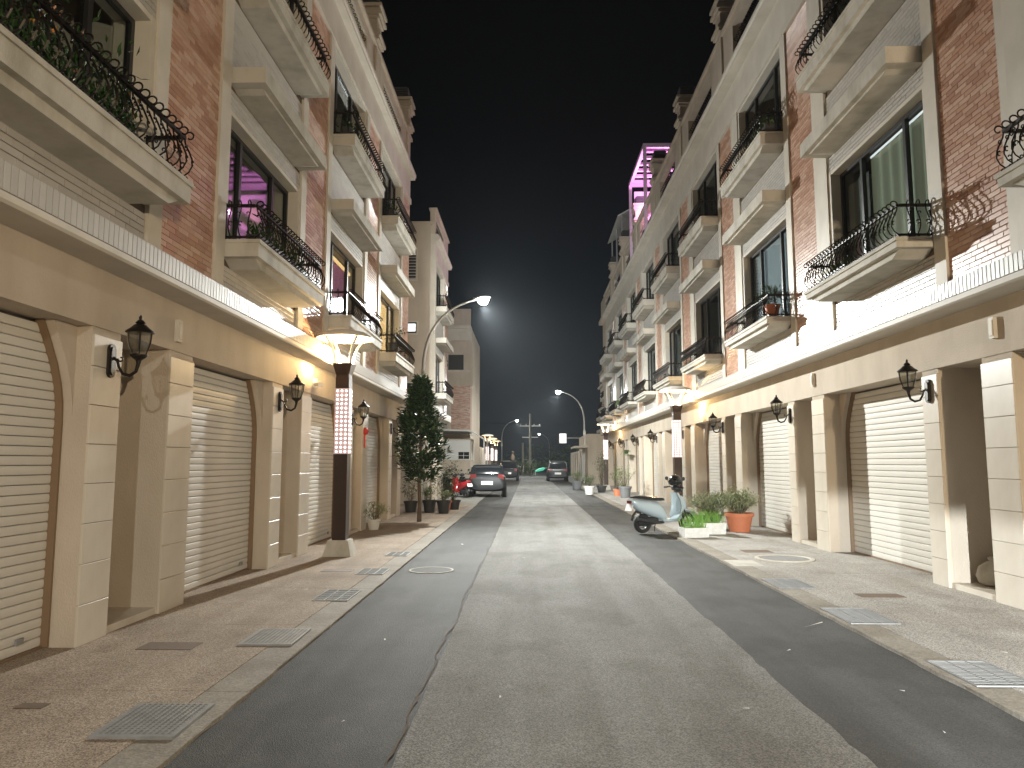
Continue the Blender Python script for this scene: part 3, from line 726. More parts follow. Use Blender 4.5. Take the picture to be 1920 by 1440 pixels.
# ------------------------------------------------------------------ street lights (tall, arm and LED head)
def tall_light(label, base, sgn, power, lens='lamp_lens', h=6.95, tilt=.2):
    t = thing('street_light', label, 'street light', base, group='tall street lights')
    arm = [(0, 0, .3), (0, 0, 4.2)]; P0, P1, P2 = (0, 4.6), (.03, 6.55), (1.74, h - .03)
    for i in range(13):
        u = i / 12; arm.append((sgn * ((1 - u) ** 2 * P0[0] + 2 * u * (1 - u) * P1[0] + u * u * P2[0]), 0, (1 - u) ** 2 * P0[1] + 2 * u * (1 - u) * P1[1] + u * u * P2[1]))
    MB().tube(arm, [.085, .072] + [.062 - .03 * i / 12 for i in range(13)], 10).lathe([(.12, 0), (.12, .3), (.09, .34)], 10).build('pole', 'pole_grey', t, smooth=40)
    hd = MB(); hd.loft([(sgn * 1.62, 0, h - .01, .05, .035), (sgn * 1.72, 0, h, .1, .045), (sgn * 1.9, 0, h + .03, .13, .05), (sgn * 2.12, 0, h + .045, .12, .04), (sgn * 2.2, 0, h + .04, .07, .02)], 12)
    head = hd.build('lamp_head', 'pole_grey', t, smooth=40)
    MB().lathe([(.0, -.19), (.09, -.172), (.155, -.11), (.185, 0)], 18, (sgn * 1.95, 0, h - .015)).build('lens', lens, head, smooth=60)
    MB().box(-.10, .10, -.1, -.075 , 3.6, 3.95).build('control_box', 'pole_grey', t)
    if power: point('light', (sgn * 1.95, 0, h - .28), power, COOL, .06, t, spot=PI * .985, rot=(0, -sgn * tilt, 0), blend=.6, street=sgn)
    if power > 5000: point('lens_glow', (sgn * 1.95, 0, h - .29), power * .26, COOL, .08, t, street=sgn)
    return t
tall_light('tall grey street light with glaring white head, rising behind the round tree', (-3.45, 23.8, 0), 1, PW_LED, tilt=.22)
tall_light('tall street light on the right with the smaller bright head', (4.2, 56, 0), -1, PW_LED_FAR)
tall_light('tall street light on the far left, behind the low hut', (-3.5, 95, 0), 1, 6000, 'lens_far')
tall_light('farthest tall street light, a small white point above the road end', (3.9, 142, 0), -1, 0, 'lens_far')
tall_light('tall street light behind the camera on the right', (4.2, -12.5, 0), -1, PW_LED_BACK)

# ------------------------------------------------------------------ decorative dish lamps
def dish_lamp(label, base, power, rz=0, col=WARM):
    t = thing('dish_lamp', label, 'street lamp', base, rz, 'dish lamps along the pavements')
    mb = MB(); mb.add([(-.24, -.24, 0), (.24, -.24, 0), (.24, .24, 0), (-.24, .24, 0), (-.17, -.17, .26), (.17, -.17, .26), (.17, .17, .26), (-.17, .17, .26)], [(0, 3, 2, 1), (4, 5, 6, 7), (0, 1, 5, 4), (1, 2, 6, 5), (2, 3, 7, 6), (3, 0, 4, 7)])
    mb.build('plinth', 'concrete', t)
    MB().box(-.115, .115, -.115, .115, .262, 3.02).build('column', 'bronze', t)
    MB().lathe([(.155, 3.0), (.16, 3.06), (.235, 3.25), (.20, 3.25), (.15, 3.2)], 4, (0, 0, 0), ph=PI / 4).build('collar', 'bronze', t)
    pn = MB(); d = MB()
    for s_ in range(4):
        a = s_ * PI / 2; ca, sa = math.cos(a), math.sin(a)
        def rot(x, y, z): return (x * ca - y * sa, x * sa + y * ca, z)
        q = [(.1155, -.112, 1.70), (.122, -.112, 1.70), (.122, .112, 1.70), (.1155, .112, 1.70), (.1155, -.112, 2.82), (.122, -.112, 2.82), (.122, .112, 2.82), (.1155, .112, 2.82)]
        pn.add([rot(*p) for p in q], [(0, 3, 2, 1), (4, 5, 6, 7), (0, 1, 5, 4), (1, 2, 6, 5), (2, 3, 7, 6), (3, 0, 4, 7)])
        for i in range(3):
            for j in range(15):
                cx, cz = -.074 + i * .074, 1.74 + j * .074
                ring = [rot(.1225, cx + .021 * math.cos(2 * PI * k_ / 8), cz + .021 * math.sin(2 * PI * k_ / 8)) for k_ in range(8)]
                d.add(ring + [rot(.132, cx, cz)], [(k_, (k_ + 1) % 8, 8) for k_ in range(8)])
    p_ = pn.build('light_panel', 'led_panel', t); d.build('led', 'led_dot', p_)
    for i in range(4):
        a = PI / 4 + i * PI / 2; ca, sa = math.cos(a), math.sin(a); tx, ty = -sa, ca
        mb = MB(); pr = [(.165, 3.22), (.19, 3.4), (.26, 3.56), (.38, 3.71)]
        for j in range(3):
            (ra, za), (rb, zb2) = pr[j], pr[j + 1]; w = .022
            vs = []
            for r_, z in ((ra, za), (rb, zb2)):
                for dr in (-.012, .012):
                    for dw in (-w, w): vs.append(((r_ + dr) * ca + tx * dw, (r_ + dr) * sa + ty * dw, z))
            mb.add(vs, [(0, 1, 5, 4), (2, 6, 7, 3), (0, 4, 6, 2), (1, 3, 7, 5)])
        mb.build('strut', 'dish_white', t)
    prof = [(.0, 3.80), (.2, 3.787), (.38, 3.745), (.49, 3.69), (.50, 3.695), (.47, 3.74), (.36, 3.795), (.2, 3.835), (0, 3.85)]
    MB().lathe(prof, 32).build('dish', 'dish_white', t, smooth=50)
    if power: point('light', (0, 0, 3.33), power, col, .07, t)
    return t
dish_lamp('dish lamp at the left kerb with glowing dotted column, largest of its kind', (-3.2, 12.6, .034), PW_DECOR)
dish_lamp('dish lamp on the right pavement, right behind the scooter', (4.45, 22.3, .034), PW_DECOR * 1.1)
dish_lamp('dish lamp further up the right pavement, near the row of pots', (4.4, 42.5, .034), PW_DECOR)
for i, (X, y) in enumerate(((-3.4, 60), (-3.4, 68), (-3.4, 76))):
    dish_lamp(('nearest', 'middle', 'farthest')[i] + ' of three small dish lamps along the far left wall', (X, y, .014), PW_DECOR * .8)
dish_lamp('dish lamp behind the camera on the right pavement', (4.4, -5.5, .034), 3900, col=(1, .80, .55))

# ------------------------------------------------------------------ wall lanterns
def lantern_proto():
    t = thing('wall_lantern', '', 'lantern', (0, 0, 0), group='wall lanterns beside the garage shutters')
    mb = MB(); pl = [(.055 * math.cos(a) * 1, .055 * math.sin(a) + (.10 if math.sin(a) > 0 else -.10)) for a in [2 * PI * i / 16 for i in range(16)]]
    mb.px(pl, 0, .025); mb.px([(y * .7, z * .85) for y, z in pl], .025, .038); mb.build('backplate', 'iron', t)
    arm = [(.03, 0, .03), (.07, 0, .0), (.085, 0, -.055), (.125, 0, -.12), (.19, 0, -.135), (.245, 0, -.10), (.265, 0, -.03), (.265, 0, .02)]
    mb = MB(); mb.tube(arm, [.014, .013, .013, .014, .016, .015, .018, .03], 8); mb.tube(spiral((.10, 0, .02), .03, .01, PI * 1.0, PI * 2.6, 9, XZ), .008, 5)
    mb.build('arm', 'iron', t, smooth=60)
    c = (.265, 0, 0)
    MB().lathe([(.02, .0), (.06, .03), (.075, .045), (.075, .055), (.05, .058)], 12, c).build('base', 'iron', t, smooth=50)
    MB().lathe([(.118, .255), (.125, .262), (.12, .275), (.085, .30), (.05, .335), (.03, .34), (.045, .352), (.03, .37), (.012, .385), (.018, .40), (.004, .425)], 12, c).build('roof', 'iron', t, smooth=50)
    MB().lathe([(.062, .056), (.098, .16), (.108, .254)], 12, c).build('glass', 'frosted', t, smooth=60)
    mb = MB()
    for i in range(6):
        a = PI / 3 * i; mb.tube([(c[0] + .066 * math.cos(a), .066 * math.sin(a), .056), (c[0] + .102 * math.cos(a), .102 * math.sin(a), .16), (c[0] + .112 * math.cos(a), .112 * math.sin(a), .256)], .006, 4)
    mb.build('cage', 'iron', t)
    return t
lp = lantern_proto(); first = True
def lantern(X, y, rz, label, z=2.52):
    global first
    o = lp if first else copy_tree(lp); first = False
    o['label'] = label; o.location = (X, y, z); o.rotation_euler = (0, 0, rz); return o
lantern(XFL + .012, 3.7 + 2.65 + .25, 0, 'biggest black wall lantern, on the pillar beside the shutter cut off at left')
lantern(XFL + .012, 8.3 + 2.65 + .25, 0, 'black wall lantern on the left, under the long balcony and beside the dish lamp')
lantern(XFL + .012, 12.9 + 2.9, 0, 'wall lantern hidden behind the glowing dish lamp column on the left')
lantern(XFL + .012, 17.5 + 2.9, 0, 'wall lantern at the end of the left row, beside the tree crown')
rl_ = ['black wall lantern on the big right pillar beside the nearest right shutter', 'second wall lantern along the right row', 'third wall lantern along the right row, before the terracotta pot', 'wall lantern just right of the right dish lamp column',
       'fifth wall lantern along the right row, left of the right dish lamp', 'sixth wall lantern along the right row', 'seventh wall lantern along the right row, by the hanging plant', 'last wall lantern of the right row']
for k_ in range(8): lantern(XFR - .012, 8.05 + 5.15 * k_ + 1.48 + .19, PI, rl_[k_])

# small fixtures on the lintels
def fixture(label, X, y, z, sgn, name='wall_box', cat='wall box'):
    o = MB().box(0, sgn * .045, -.045, .045, -.12, .12).box(sgn * .0451, sgn * .055, -.03, .03, -.09, .09).build(name, 'trim', None); o.location = (X, y, z); return tag(o, label, cat, 'small white boxes on the lintels')
fixture('small white box on the left lintel, just right of the first lantern', XFL + .002, 7.85, 3.02, 1)
fixture('small white box on the right lintel, at the right edge of the photo', XFR - .002, 8.3, 3.1, -1)
fixture('small white box on the right lintel, between the first two right lanterns', XFR - .002, 13.6, 3.1, -1)
tcam = thing('security_camera', 'white security camera on the left wall beside the second lantern', 'camera', (XFL + .01, 13.0, 2.98))
MB().box(0, .03, -.05, .05, -.06, .1).tube([(.03, 0, 0), (.1, -.02, .02)], .018, 6).build('bracket', 'foam', tcam)
MB().loft([(.06, 0, 0, .035, .035), (.26, .0, -.03, .04, .04), (.29, 0, -.035, .045, .045)], 10).build('housing', 'foam', tcam, smooth=50)
tcam.rotation_euler = (0, 0, -.9)
ch = thing('door_charm', 'red hanging charm with tassel on the left wall behind the dish lamp', 'ornament', (XFL + .02, 17.1, 2.22))
MB().lathe([(0, 0), (.07, .02), (.10, .09), (.07, .16), (0, .18)], 10).build('lantern', 'red_tag', ch, smooth=60)
MB().tube([(0, 0, 0), (0, 0, -.30)], .022, 5).build('tassel', 'red_tag', ch)

# ------------------------------------------------------------------ tree and plants
def leaves(mb, n, samp, ln, w, rng, m=0, droop=-.15, spread=1.0, mats=1):
    for _ in range(n):
        p, out = samp(rng)
        d = Vector(out) * spread + Vector((rng.uniform(-1, 1), rng.uniform(-1, 1), rng.uniform(-.6, .8) + droop)) * .8
        if d.length < .05: d = Vector((0, 0, 1))
        l = ln * rng.uniform(.7, 1.25)
        mb.leaf(p, d, (rng.uniform(-.5, .5), rng.uniform(-.5, .5), 1), l, w * rng.uniform(.75, 1.2), rng.randrange(mats) if mats > 1 else m)
def round_tree(label, loc, zb, zt, rad, n, rng):
    t = thing('round_tree', label, 'tree', loc)
    mb = MB(); mb.tube([(0, 0, -.03), (.01, 0, .5), (-.015, .01, 1.0), (.02, 0, 1.7), (.0, 0, 2.6), (.02, 0, zt - .4)], [.065, .048, .045, .04, .025, .008], 8)
    for i in range(16):
        a = rng.uniform(0, 2 * PI); z = rng.uniform(zb, zt - .8); l = rad * rng.uniform(.5, .8)
        mb.tube([(0, 0, z), (l * .5 * math.cos(a), l * .5 * math.sin(a), z + .15), (l * math.cos(a), l * math.sin(a), z + .38)], [.016, .01, .005], 5)
    mb.build('trunk', 'bark', t, smooth=60)
    # sprays of leaves, grouped on twigs, inside an uneven egg that narrows upward in tiers
    twigs = []
    for i in range(n // 11):
        u = rng.random() ** .85; z = zb + (zt - zb) * u
        pf = [(0, .45), (.12, .82), (.3, 1.02), (.5, .88), (.68, .66), (.85, .42), (1, .1)]
        for q_ in range(6):
            if pf[q_][0] <= u <= pf[q_ + 1][0]: r0 = rad * (pf[q_][1] + (pf[q_ + 1][1] - pf[q_][1]) * (u - pf[q_][0]) / (pf[q_ + 1][0] - pf[q_][0]))
        r0 *= rng.uniform(.8, 1.22)
        a = rng.uniform(0, 2 * PI); r_ = r0 * math.sqrt(rng.uniform(.25, 1.0)) * (1 + .10 * math.sin(3 * a + 5 * u))
        twigs.append(((r_ * math.cos(a), r_ * math.sin(a), z), (math.cos(a), math.sin(a), .45)))
    mb = MB()
    for p, o in twigs:
        for _ in range(11):
            q = (p[0] + rng.gauss(0, .05), p[1] + rng.gauss(0, .05), p[2] + rng.gauss(0, .06))
            d = Vector(o) + Vector((rng.uniform(-1, 1), rng.uniform(-1, 1), rng.uniform(-.7, .7)))
            mb.leaf(q, d, (rng.uniform(-.4, .4), rng.uniform(-.4, .4), 1), rng.uniform(.13, .22), rng.uniform(.06, .09), 1 if rng.random() < .12 else 0)
    mb.build('crown', ['leaf_dark', 'leaf_mid'], t)
    return t
round_tree('slim street tree with dense dark egg-shaped crown on the left pavement', (-2.9, 19.6, .034), 1.08, 3.74, .60, 5200, random.Random(8))

def pot(t, r, h, m, rim=True, c=(0, 0, 0)):
    prof = [(r * .72, 0), (r * .95, h * .82)] + ([(r * 1.06, h * .82), (r * 1.08, h)] if rim else [(r, h)]) + [(r * .93, h), (r * .9, h * .9)]
    p = MB().lathe(prof, 18, c).build('pot', m, t, smooth=40)
    MB().lathe([(r * .5, h * .86), (r * .9, h * .9)], 14, c).build('soil', 'soil', t)
    return p
def potted(label, loc, r, h, m, plant, ph, pr, n, lm, rng, kind='bush', ln=.09, w=.035, group=None, cat='potted plant'):
    t = thing('potted_plant', label, cat, loc, rng.uniform(0, 6), group); pot(t, r, h, m)
    st = MB(); lf = MB()
    if kind == 'grass':
        for _ in range(n):
            a, q = rng.uniform(0, 2 * PI), r * .8 * math.sqrt(rng.random()); b = rng.uniform(0, 2 * PI); l = ph * rng.uniform(.6, 1.1); x, y = q * math.cos(a), q * math.sin(a)
            dx, dy = math.cos(b) * l * rng.uniform(.15, .55), math.sin(b) * l * rng.uniform(.15, .55); ww = w * .5
            lf.add([(x - ww, y, h * .9), (x + ww, y, h * .9), (x + dx * .4 + ww * .8, y + dy * .4, h * .9 + l * .6), (x + dx * .4 - ww * .8, y + dy * .4, h * .9 + l * .6), (x + dx, y + dy, h * .9 + l * .95)], [(0, 1, 2, 3), (3, 2, 4)])
    else:
        ns = max(5, n // 30)
        for i in range(ns):
            a = rng.uniform(0, 2 * PI); b = math.sqrt(rng.uniform(.02, 1.0)); tip = Vector((pr * b * math.cos(a), pr * b * math.sin(a), h + ph * (1 - .45 * b * b) * rng.uniform(.75, 1.0)))
            mid = Vector((tip[0] * .5, tip[1] * .5, h + (tip[2] - h) * .55))
            st.tube([(tip[0] * .1, tip[1] * .1, h * .85), mid, tip], [.007, .005, .002], 4)
            for _ in range(n // ns):
                u = rng.random() ** .7; q = (mid * (1 - u) + tip * u if rng.random() < .75 else mid * u + Vector((tip[0] * .1, tip[1] * .1, h)) * (1 - u)) + Vector((rng.gauss(0, .06), rng.gauss(0, .06), rng.gauss(0, .05)))
                lf.leaf(q, (rng.uniform(-1, 1), rng.uniform(-1, 1), rng.uniform(-.3, .9)), (0, .1, 1), ln * rng.uniform(.7, 1.2), w * rng.uniform(.7, 1.2))
        st.build('stems', 'bark', t)
    lf.build('foliage', lm, t)
    return t
rg = random.Random(21)
potted('leafy plant in a black pot hard against the end of the left row', (-3.72, 23.3, 0), .21, .38, 'pot_black', 0, .75, .28, 240, 'leaf_mid', rg, group='potted plants on the left corner')
potted('green plant in a dark grey pot just right of the tree trunk', (-3.1, 23.1, .0), .21, .42, 'pot_black', 0, .5, .3, 260, 'leaf_lime', rg, group='potted plants on the left corner')
potted('yellow-green plant in a dark pot, right end of the corner group', (-2.62, 22.75, .0), .20, .42, 'pot_black', 0, .38, .26, 240, 'leaf_pale', rg, group='potted plants on the left corner')
potted('tall bushy plant behind the row of dark pots at the left corner', (-2.75, 24.0, 0), .24, .36, 'terracotta', 0, 1.15, .42, 520, 'leaf_mid', rg, group='potted plants on the left corner')
potted('small plant in an orange pot behind the tree trunk', (-3.35, 24.0, 0), .2, .32, 'terracotta', 0, .55, .28, 200, 'leaf_mid', rg, group='potted plants on the left corner')
potted('tall leafy plant in a black pot at the back of the left corner', (-2.5, 24.6, 0), .22, .34, 'pot_black', 0, 1.4, .38, 520, 'leaf_dark', rg, group='potted plants on the left corner')
potted('pale leafy plant in a white pot beside the last left shutter', (-3.62, 17.3, .034), .15, .24, 'pot_white', 0, .42, .30, 260, 'leaf_pale', rg, ln=.10)
# right side: planters, pots
def planter(label, loc, rz, l, w, h, n, rng):
    t = thing('planter_box', label, 'planter', loc, rz, 'white planter boxes')
    a, b = l / 2, w / 2; k_ = .93; th = .025
    vs = [(-a * k_, -b * k_, 0), (a * k_, -b * k_, 0), (a * k_, b * k_, 0), (-a * k_, b * k_, 0), (-a, -b, h), (a, -b, h), (a, b, h), (-a, b, h), (-a + th, -b + th, h), (a - th, -b + th, h), (a - th, b - th, h), (-a + th, b - th, h), (-a + th, -b + th, h - .05), (a - th, -b + th, h - .05), (a - th, b - th, h - .05), (-a + th, b - th, h - .05)]
    MB().add(vs, [(0, 3, 2, 1), (0, 1, 5, 4), (1, 2, 6, 5), (2, 3, 7, 6), (3, 0, 4, 7), (4, 5, 9, 8), (5, 6, 10, 9), (6, 7, 11, 10), (7, 4, 8, 11), (8, 9, 13, 12), (9, 10, 14, 13), (10, 11, 15, 14), (11, 8, 12, 15)]).build('box', 'foam', t)
    MB().box(-a + th, a - th, -b + th, b - th, h - .08, h - .045).build('soil', 'soil', t)
    mb = MB()
    for _ in range(n):
        x, y = rng.uniform(-a * .85, a * .85), rng.uniform(-b * .8, b * .8); L_ = rng.uniform(.16, .40); c = rng.uniform(0, 2 * PI); dx, dy = math.cos(c) * L_ * .5, math.sin(c) * L_ * .5; q = .0045
        mb.add([(x - q, y, h - .05), (x + q, y, h - .05), (x + dx * .4 + q, y + dy * .4, h + L_ * .5), (x + dx * .4 - q, y + dy * .4, h + L_ * .5), (x + dx, y + dy, h + L_ * .85)], [(0, 1, 2, 3), (3, 2, 4)])
    mb.build('grass', 'grass_green', t)
planter('white foam planter of bright grass nearest the road, in front of the scooter', (3.45, 15.75, .034), .22, .56, .34, .20, 120, rg)
planter('white foam planter of grass between the other planter and the terracotta pot', (3.95, 16.5, .034), .12, .66, .36, .24, 140, rg)
potted('big pale bushy plant in a terracotta pot at the pillar, right of the planters', (4.75, 17.0, .034), .31, .42, 'terracotta', 0, .55, .52, 2600, 'leaf_pale', rg, ln=.075, w=.026)
potted('wide pale bush behind the white planters, left of the terracotta pot', (4.3, 17.75, .034), .24, .3, 'pot_black', 0, .62, .55, 2400, 'leaf_pale', rg, ln=.08, w=.026)
rp = 'potted plants along the right row'
potted('tall leafy plant in a red clay pot, further up the right pavement', (4.1, 34.6, .034), .2, .3, 'terracotta', 0, 1.35, .38, 420, 'leaf_mid', rg, group=rp)
potted('low plant in a red clay pot beside the tall leafy one on the right', (4.25, 33.9, .034), .2, .3, 'terracotta', 0, .35, .2, 160, 'leaf_mid', rg, group=rp)
potted('loose thin plant in a grey bucket pot on the right pavement', (4.2, 32.6, .034), .27, .5, 'pot_grey', 0, 1.2, .5, 420, 'leaf_pale', rg, group=rp)
potted('bush in a white pot by the right kerb, far along', (2.95, 36.6, .0), .26, .42, 'pot_white', 0, .55, .4, 420, 'leaf_mid', rg, group=rp)
potted('tall dark shrub past the white pot on the right pavement', (3.75, 38.5, .034), .26, .35, 'pot_black', 0, 1.9, .42, 700, 'leaf_dark', rg, group=rp)
potted('yellow-green bush in a stone pot, farthest of the right pots', (2.8, 43.5, .0), .32, .5, 'pot_grey', 0, .6, .5, 420, 'leaf_lime', rg, group=rp)
hp = thing('hanging_plant', 'small hanging green plant on the wall near the last right lanterns', 'plant', (5.0, 38.1, 2.05))
pot(hp, .12, .16, 'pot_black'); mb = MB()
leaves(mb, 160, lambda r: ((r.gauss(0, .1), r.gauss(0, .1), .16 - abs(r.gauss(0, .14))), (0, 0, -.4)), .1, .035, rg); mb.build('foliage', 'leaf_lime', hp)
MB().tube([(0, 0, .1), (0, 0, .7)], .006, 4).build('wire', 'iron', hp)
# balcony plants
def balcony_plants(label, X, y0, y1, z, n, rng, lm='leaf_dark', h=.35, flowers=False):
    t = thing('balcony_plants', label, 'plants', (X, (y0 + y1) / 2, z), group='plants on balconies'); L_ = (y1 - y0) / 2
    MB().box(-.09, .09, -L_, L_, 0, .16).build('trough', 'pot_black', t)
    mb = MB(); leaves(mb, n, lambda r: ((r.gauss(0, .05), r.uniform(-L_, L_), .12 + abs(r.gauss(0, h * .5))), (r.uniform(-.5, .5), r.uniform(-1, 1), .9)), .10, .035, rng)
    mb.build('foliage', lm, t)
    if flowers:
        mb = MB(); leaves(mb, 32, lambda r: ((r.gauss(.03, .06), r.uniform(-L_, L_), .3 + abs(r.gauss(0, h * .5))), (0, 0, 1)), .05, .04, rng); mb.build('flowers', 'flower_orange', t)
balcony_plants('long row of dark plants with orange blooms on the nearest left balcony', -3.50, 3.9, 6.2, 4.28, 850, rg, h=.5, flowers=True)
balcony_plants('leafy plants behind the railing of the left balcony before the pink curtain', -3.45, 8.9, 10.9, 4.28, 300, rg, h=.25)
balcony_plants('dense dark plants on the upper left balcony', -3.45, 13.2, 15.4, 7.73, 330, rg, h=.3)
balcony_plants('dark plants along the upper balcony above the orange window', -3.45, 17.8, 20.2, 7.73, 330, rg, h=.3)
balcony_plants('yellowish plants on the second upper balcony of the right row', 4.9, 14.4, 16.6, 8.27, 220, rg, h=.22, lm='leaf_mid')
balcony_plants('trailing bright plants on a low balcony far along the right row', 4.85, 39.2, 42.0, 4.47, 500, rg, h=.3, lm='leaf_lime')
balcony_plants('red and green plants on the big right balcony with the long shadow', 4.95, 11.2, 12.0, 4.47, 120, rg, h=.12, lm='leaf_mid')
potted('bonsai in a dark pot on the balcony before the orange lit window', (-3.42, 18.3, 4.28), .15, .3, 'pot_black', 0, .6, .24, 200, 'leaf_mid', rg, kind='bush', ln=.07, w=.03)
potted('spiky plant in a brown pot on the second right balcony', (4.95, 14.85, 4.47), .15, .3, 'terracotta', 0, .42, .3, 220, 'leaf_mid', rg, ln=.16, w=.03)

# ------------------------------------------------------------------ scooters
def wheel(t, x, r=.215, w=.05):
    def ring(r0, r1, hw, m, name, par):
        mb = MB(); n = 22; vs = []
        for r_, y in ((r0, -hw * .7), (r1 - .02, -hw), (r1, -hw * .5), (r1, hw * .5), (r1 - .02, hw), (r0, hw * .7)):
            for j in range(n): a = 2 * PI * j / n; vs.append((x + r_ * math.cos(a), y, r + r_ * math.sin(a)))
        fs = [(i * n + j, i * n + (j + 1) % n, ((i + 1) % 6) * n + (j + 1) % n, ((i + 1) % 6) * n + j) for i in range(6) for j in range(n)]
        return mb.add(vs, fs).build(name, m, par, smooth=40)
    ty = ring(r * .62, r, w, 'rubber', 'wheel', t)
    mb = MB(); mb.tube([(x, -w * .9, r), (x, w * .9, r)], .04, 10)
    for i in range(5):
        a = 2 * PI * i / 5; mb.tube([(x, 0, r), (x + r * .63 * math.cos(a), 0, r + r * .63 * math.sin(a))], .016, 5)
    n = 20; mb.tube([(x + r * .63 * math.cos(2 * PI * j / n), 0, r + r * .63 * math.sin(2 * PI * j / n)) for j in range(n + 1)], .018, 5, cap=False)
    mb.build('rim', 'chrome', ty, smooth=40)
def scooter(label, loc, rz, paint, group='parked scooters', lean=.0):
    t = thing('scooter', label, 'scooter', loc, rz, group); t.rotation_euler = (lean, 0, rz)
    wheel(t, .64); wheel(t, -.58, .215, .06)
    b = MB()
    b.loft([(-.93, 0, .74, .03, .03), (-.86, 0, .70, .10, .07), (-.70, 0, .62, .155, .13), (-.45, 0, .56, .175, .17), (-.20, 0, .50, .165, .19), (-.06, 0, .42, .14, .15), (.0, 0, .36, .12, .08)], 16)
    b.build('rear_body', paint, t, smooth=50)
    b = MB(); b.loft([(-.10, 0, .27, .13, .05), (.05, 0, .26, .17, .045), (.28, 0, .27, .17, .045), (.40, 0, .33, .15, .06)], 14); b.build('floorboard', paint, t, smooth=50)
    # leg shield: a curved plate sweeping up to the handlebars, and the nose in front of it
    b = MB(); secs = [(.36, .30, .15), (.42, .42, .19), (.45, .58, .20), (.43, .74, .17), (.38, .88, .12)]; n_ = 9; vs = []
    for off in (0, .035):
        for x, z, hw in secs:
            for j in range(n_):
                u = j / (n_ - 1) * 2 - 1; vs.append((x + off - .09 * u * u, u * hw, z))
    K = len(secs); N_ = K * n_
    fs = [(i * n_ + j, i * n_ + j + 1, (i + 1) * n_ + j + 1, (i + 1) * n_ + j) for i in range(K - 1) for j in range(n_ - 1)]
    fs += [tuple(N_ + q for q in f[::-1]) for f in fs]
    for i in range(K - 1):
        for j in (0, n_ - 1): fs.append((i * n_ + j, (i + 1) * n_ + j, N_ + (i + 1) * n_ + j, N_ + i * n_ + j))
    b.add(vs, fs).build('leg_shield', paint, t, smooth=60)
    b = MB(); b.loft([(.42, 0, .60, .10, .22), (.50, 0, .62, .11, .19), (.57, 0, .60, .085, .13), (.62, 0, .56, .04, .06)], 14); b.build('front_panel', paint, t, smooth=50)
    MB().loft([(.40, 0, .46, .07, .02), (.52, 0, .50, .075, .03), (.66, 0, .475, .07, .03), (.80, 0, .42, .06, .02), (.88, 0, .34, .045, .012)], 10).build('front_fender', paint, t, smooth=50)
    mb = MB()
    for s_ in (-1, 1): mb.tube([(.46, s_ * .07, .62), (.64, s_ * .075, .215)], .02, 6)
    mb.build('fork', 'plastic_black', t)
    MB().loft([(-.86, 0, .79, .06, .015), (-.72, 0, .795, .125, .035), (-.45, 0, .775, .135, .045), (-.22, 0, .745, .125, .045), (-.05, 0, .735, .10, .04), (.0, 0, .72, .06, .02)], 14).build('seat', 'scooter_black', t, smooth=50)
    hb = MB(); hb.loft([(.27, 0, .97, .06, .035), (.34, 0, .985, .12, .06), (.42, 0, .96, .11, .07), (.47, 0, .93, .07, .04)], 12)
    hb.tube([(.30, -.34, 1.0), (.33, -.2, 1.01), (.35, 0, .985), (.33, .2, 1.01), (.30, .34, 1.0)], .016, 7)
    hd = hb.build('handlebar', 'plastic_black', t, smooth=50)
    for s_ in (-1, 1):
        MB().tube([(.295, s_ * .24, 1.004), (.29, s_ * .35, .998)], .021, 8).build('grip', 'rubber', hd)
        m_ = MB(); m_.tube([(.32, s_ * .19, 1.01), (.34, s_ * .25, 1.10), (.33, s_ * .29, 1.17)], .007, 5); m_.loft([(.315, s_ * .31, 1.20, .045, .035), (.335, s_ * .31, 1.20, .06, .045), (.35, s_ * .31, 1.20, .03, .02)], 10); m_.build('mirror', 'plastic_black', hd)
    MB().loft([(.455, 0, .945, .07, .045), (.48, 0, .94, .06, .04), (.49, 0, .938, .03, .02)], 12).build('headlight', 'clear_cover', hd, smooth=60)
    MB().box(-.935, -.90, -.07, .07, .66, .72).build('tail_light', 'tail_red', t)
    pl = MB().add([(-.955, -.13, .50), (-.955, .13, .50), (-.90, .13, .64), (-.90, -.13, .64), (-.948, -.13, .497), (-.948, .13, .497), (-.893, .13, .637), (-.893, -.13, .637)], [(0, 3, 2, 1), (4, 5, 6, 7), (0, 1, 5, 4), (1, 2, 6, 5), (2, 3, 7, 6), (3, 0, 4, 7)]); pl.build('number_plate', 'plate_white', t)
    mb = MB(); mb.loft([(-.72, .0, .24, .08, .08), (-.45, .0, .25, .10, .10), (-.2, 0, .28, .09, .09)], 10); mb.tube([(-.10, -.14, .23), (-.4, -.15, .24), (-.82, -.15, .32)], [.025, .045, .05], 8); mb.build('engine', 'plastic_black', t, smooth=50)
    MB().tube([(-.62, 0, .45), (-.75, 0, .48), (-.83, 0, .38), (-.86, 0, .28)], .03, 6).build('rear_fender', 'plastic_black', t)
    MB().tube([(-.15, .10, .25), (-.12, .2, .01)], .012, 5).build('kickstand', 'plastic_black', t)
    return t
sc = scooter('pale blue-white scooter parked at the right kerb, nose to the dish lamp', (3.05, 17.0, .02), .45, 'scooter_paint')
hl = thing('helmet', 'black helmet resting on the handlebar of the pale scooter', 'helmet', (0, 0, 0))
hl.location = (3.05 + .34 * math.cos(.45), 17.0 + .34 * math.sin(.45), 1.06)
MB().lathe([(.10, 0), (.135, .03), (.148, .10), (.135, .17), (.09, .225), (.03, .245), (0, .247)], 18).build('shell', 'scooter_black', hl, smooth=60)
MB().lathe([(.139, .05), (.152, .07), (.152, .13), (.143, .145)], 18).build('visor', 'car_glass', hl, smooth=60)
scooter('red scooter standing between the corner plants and the dark car', (-3.15, 33.4, .014), 2.2, 'scooter_red')
scooter('dark scooter with red trim leaning beside the red one on the left', (-3.85, 34.6, .014), 2.0, 'scooter_black')
scooter('grey-black scooter behind the red scooter at the left corner', (-3.1, 35.3, .014), 1.9, 'scooter_black')
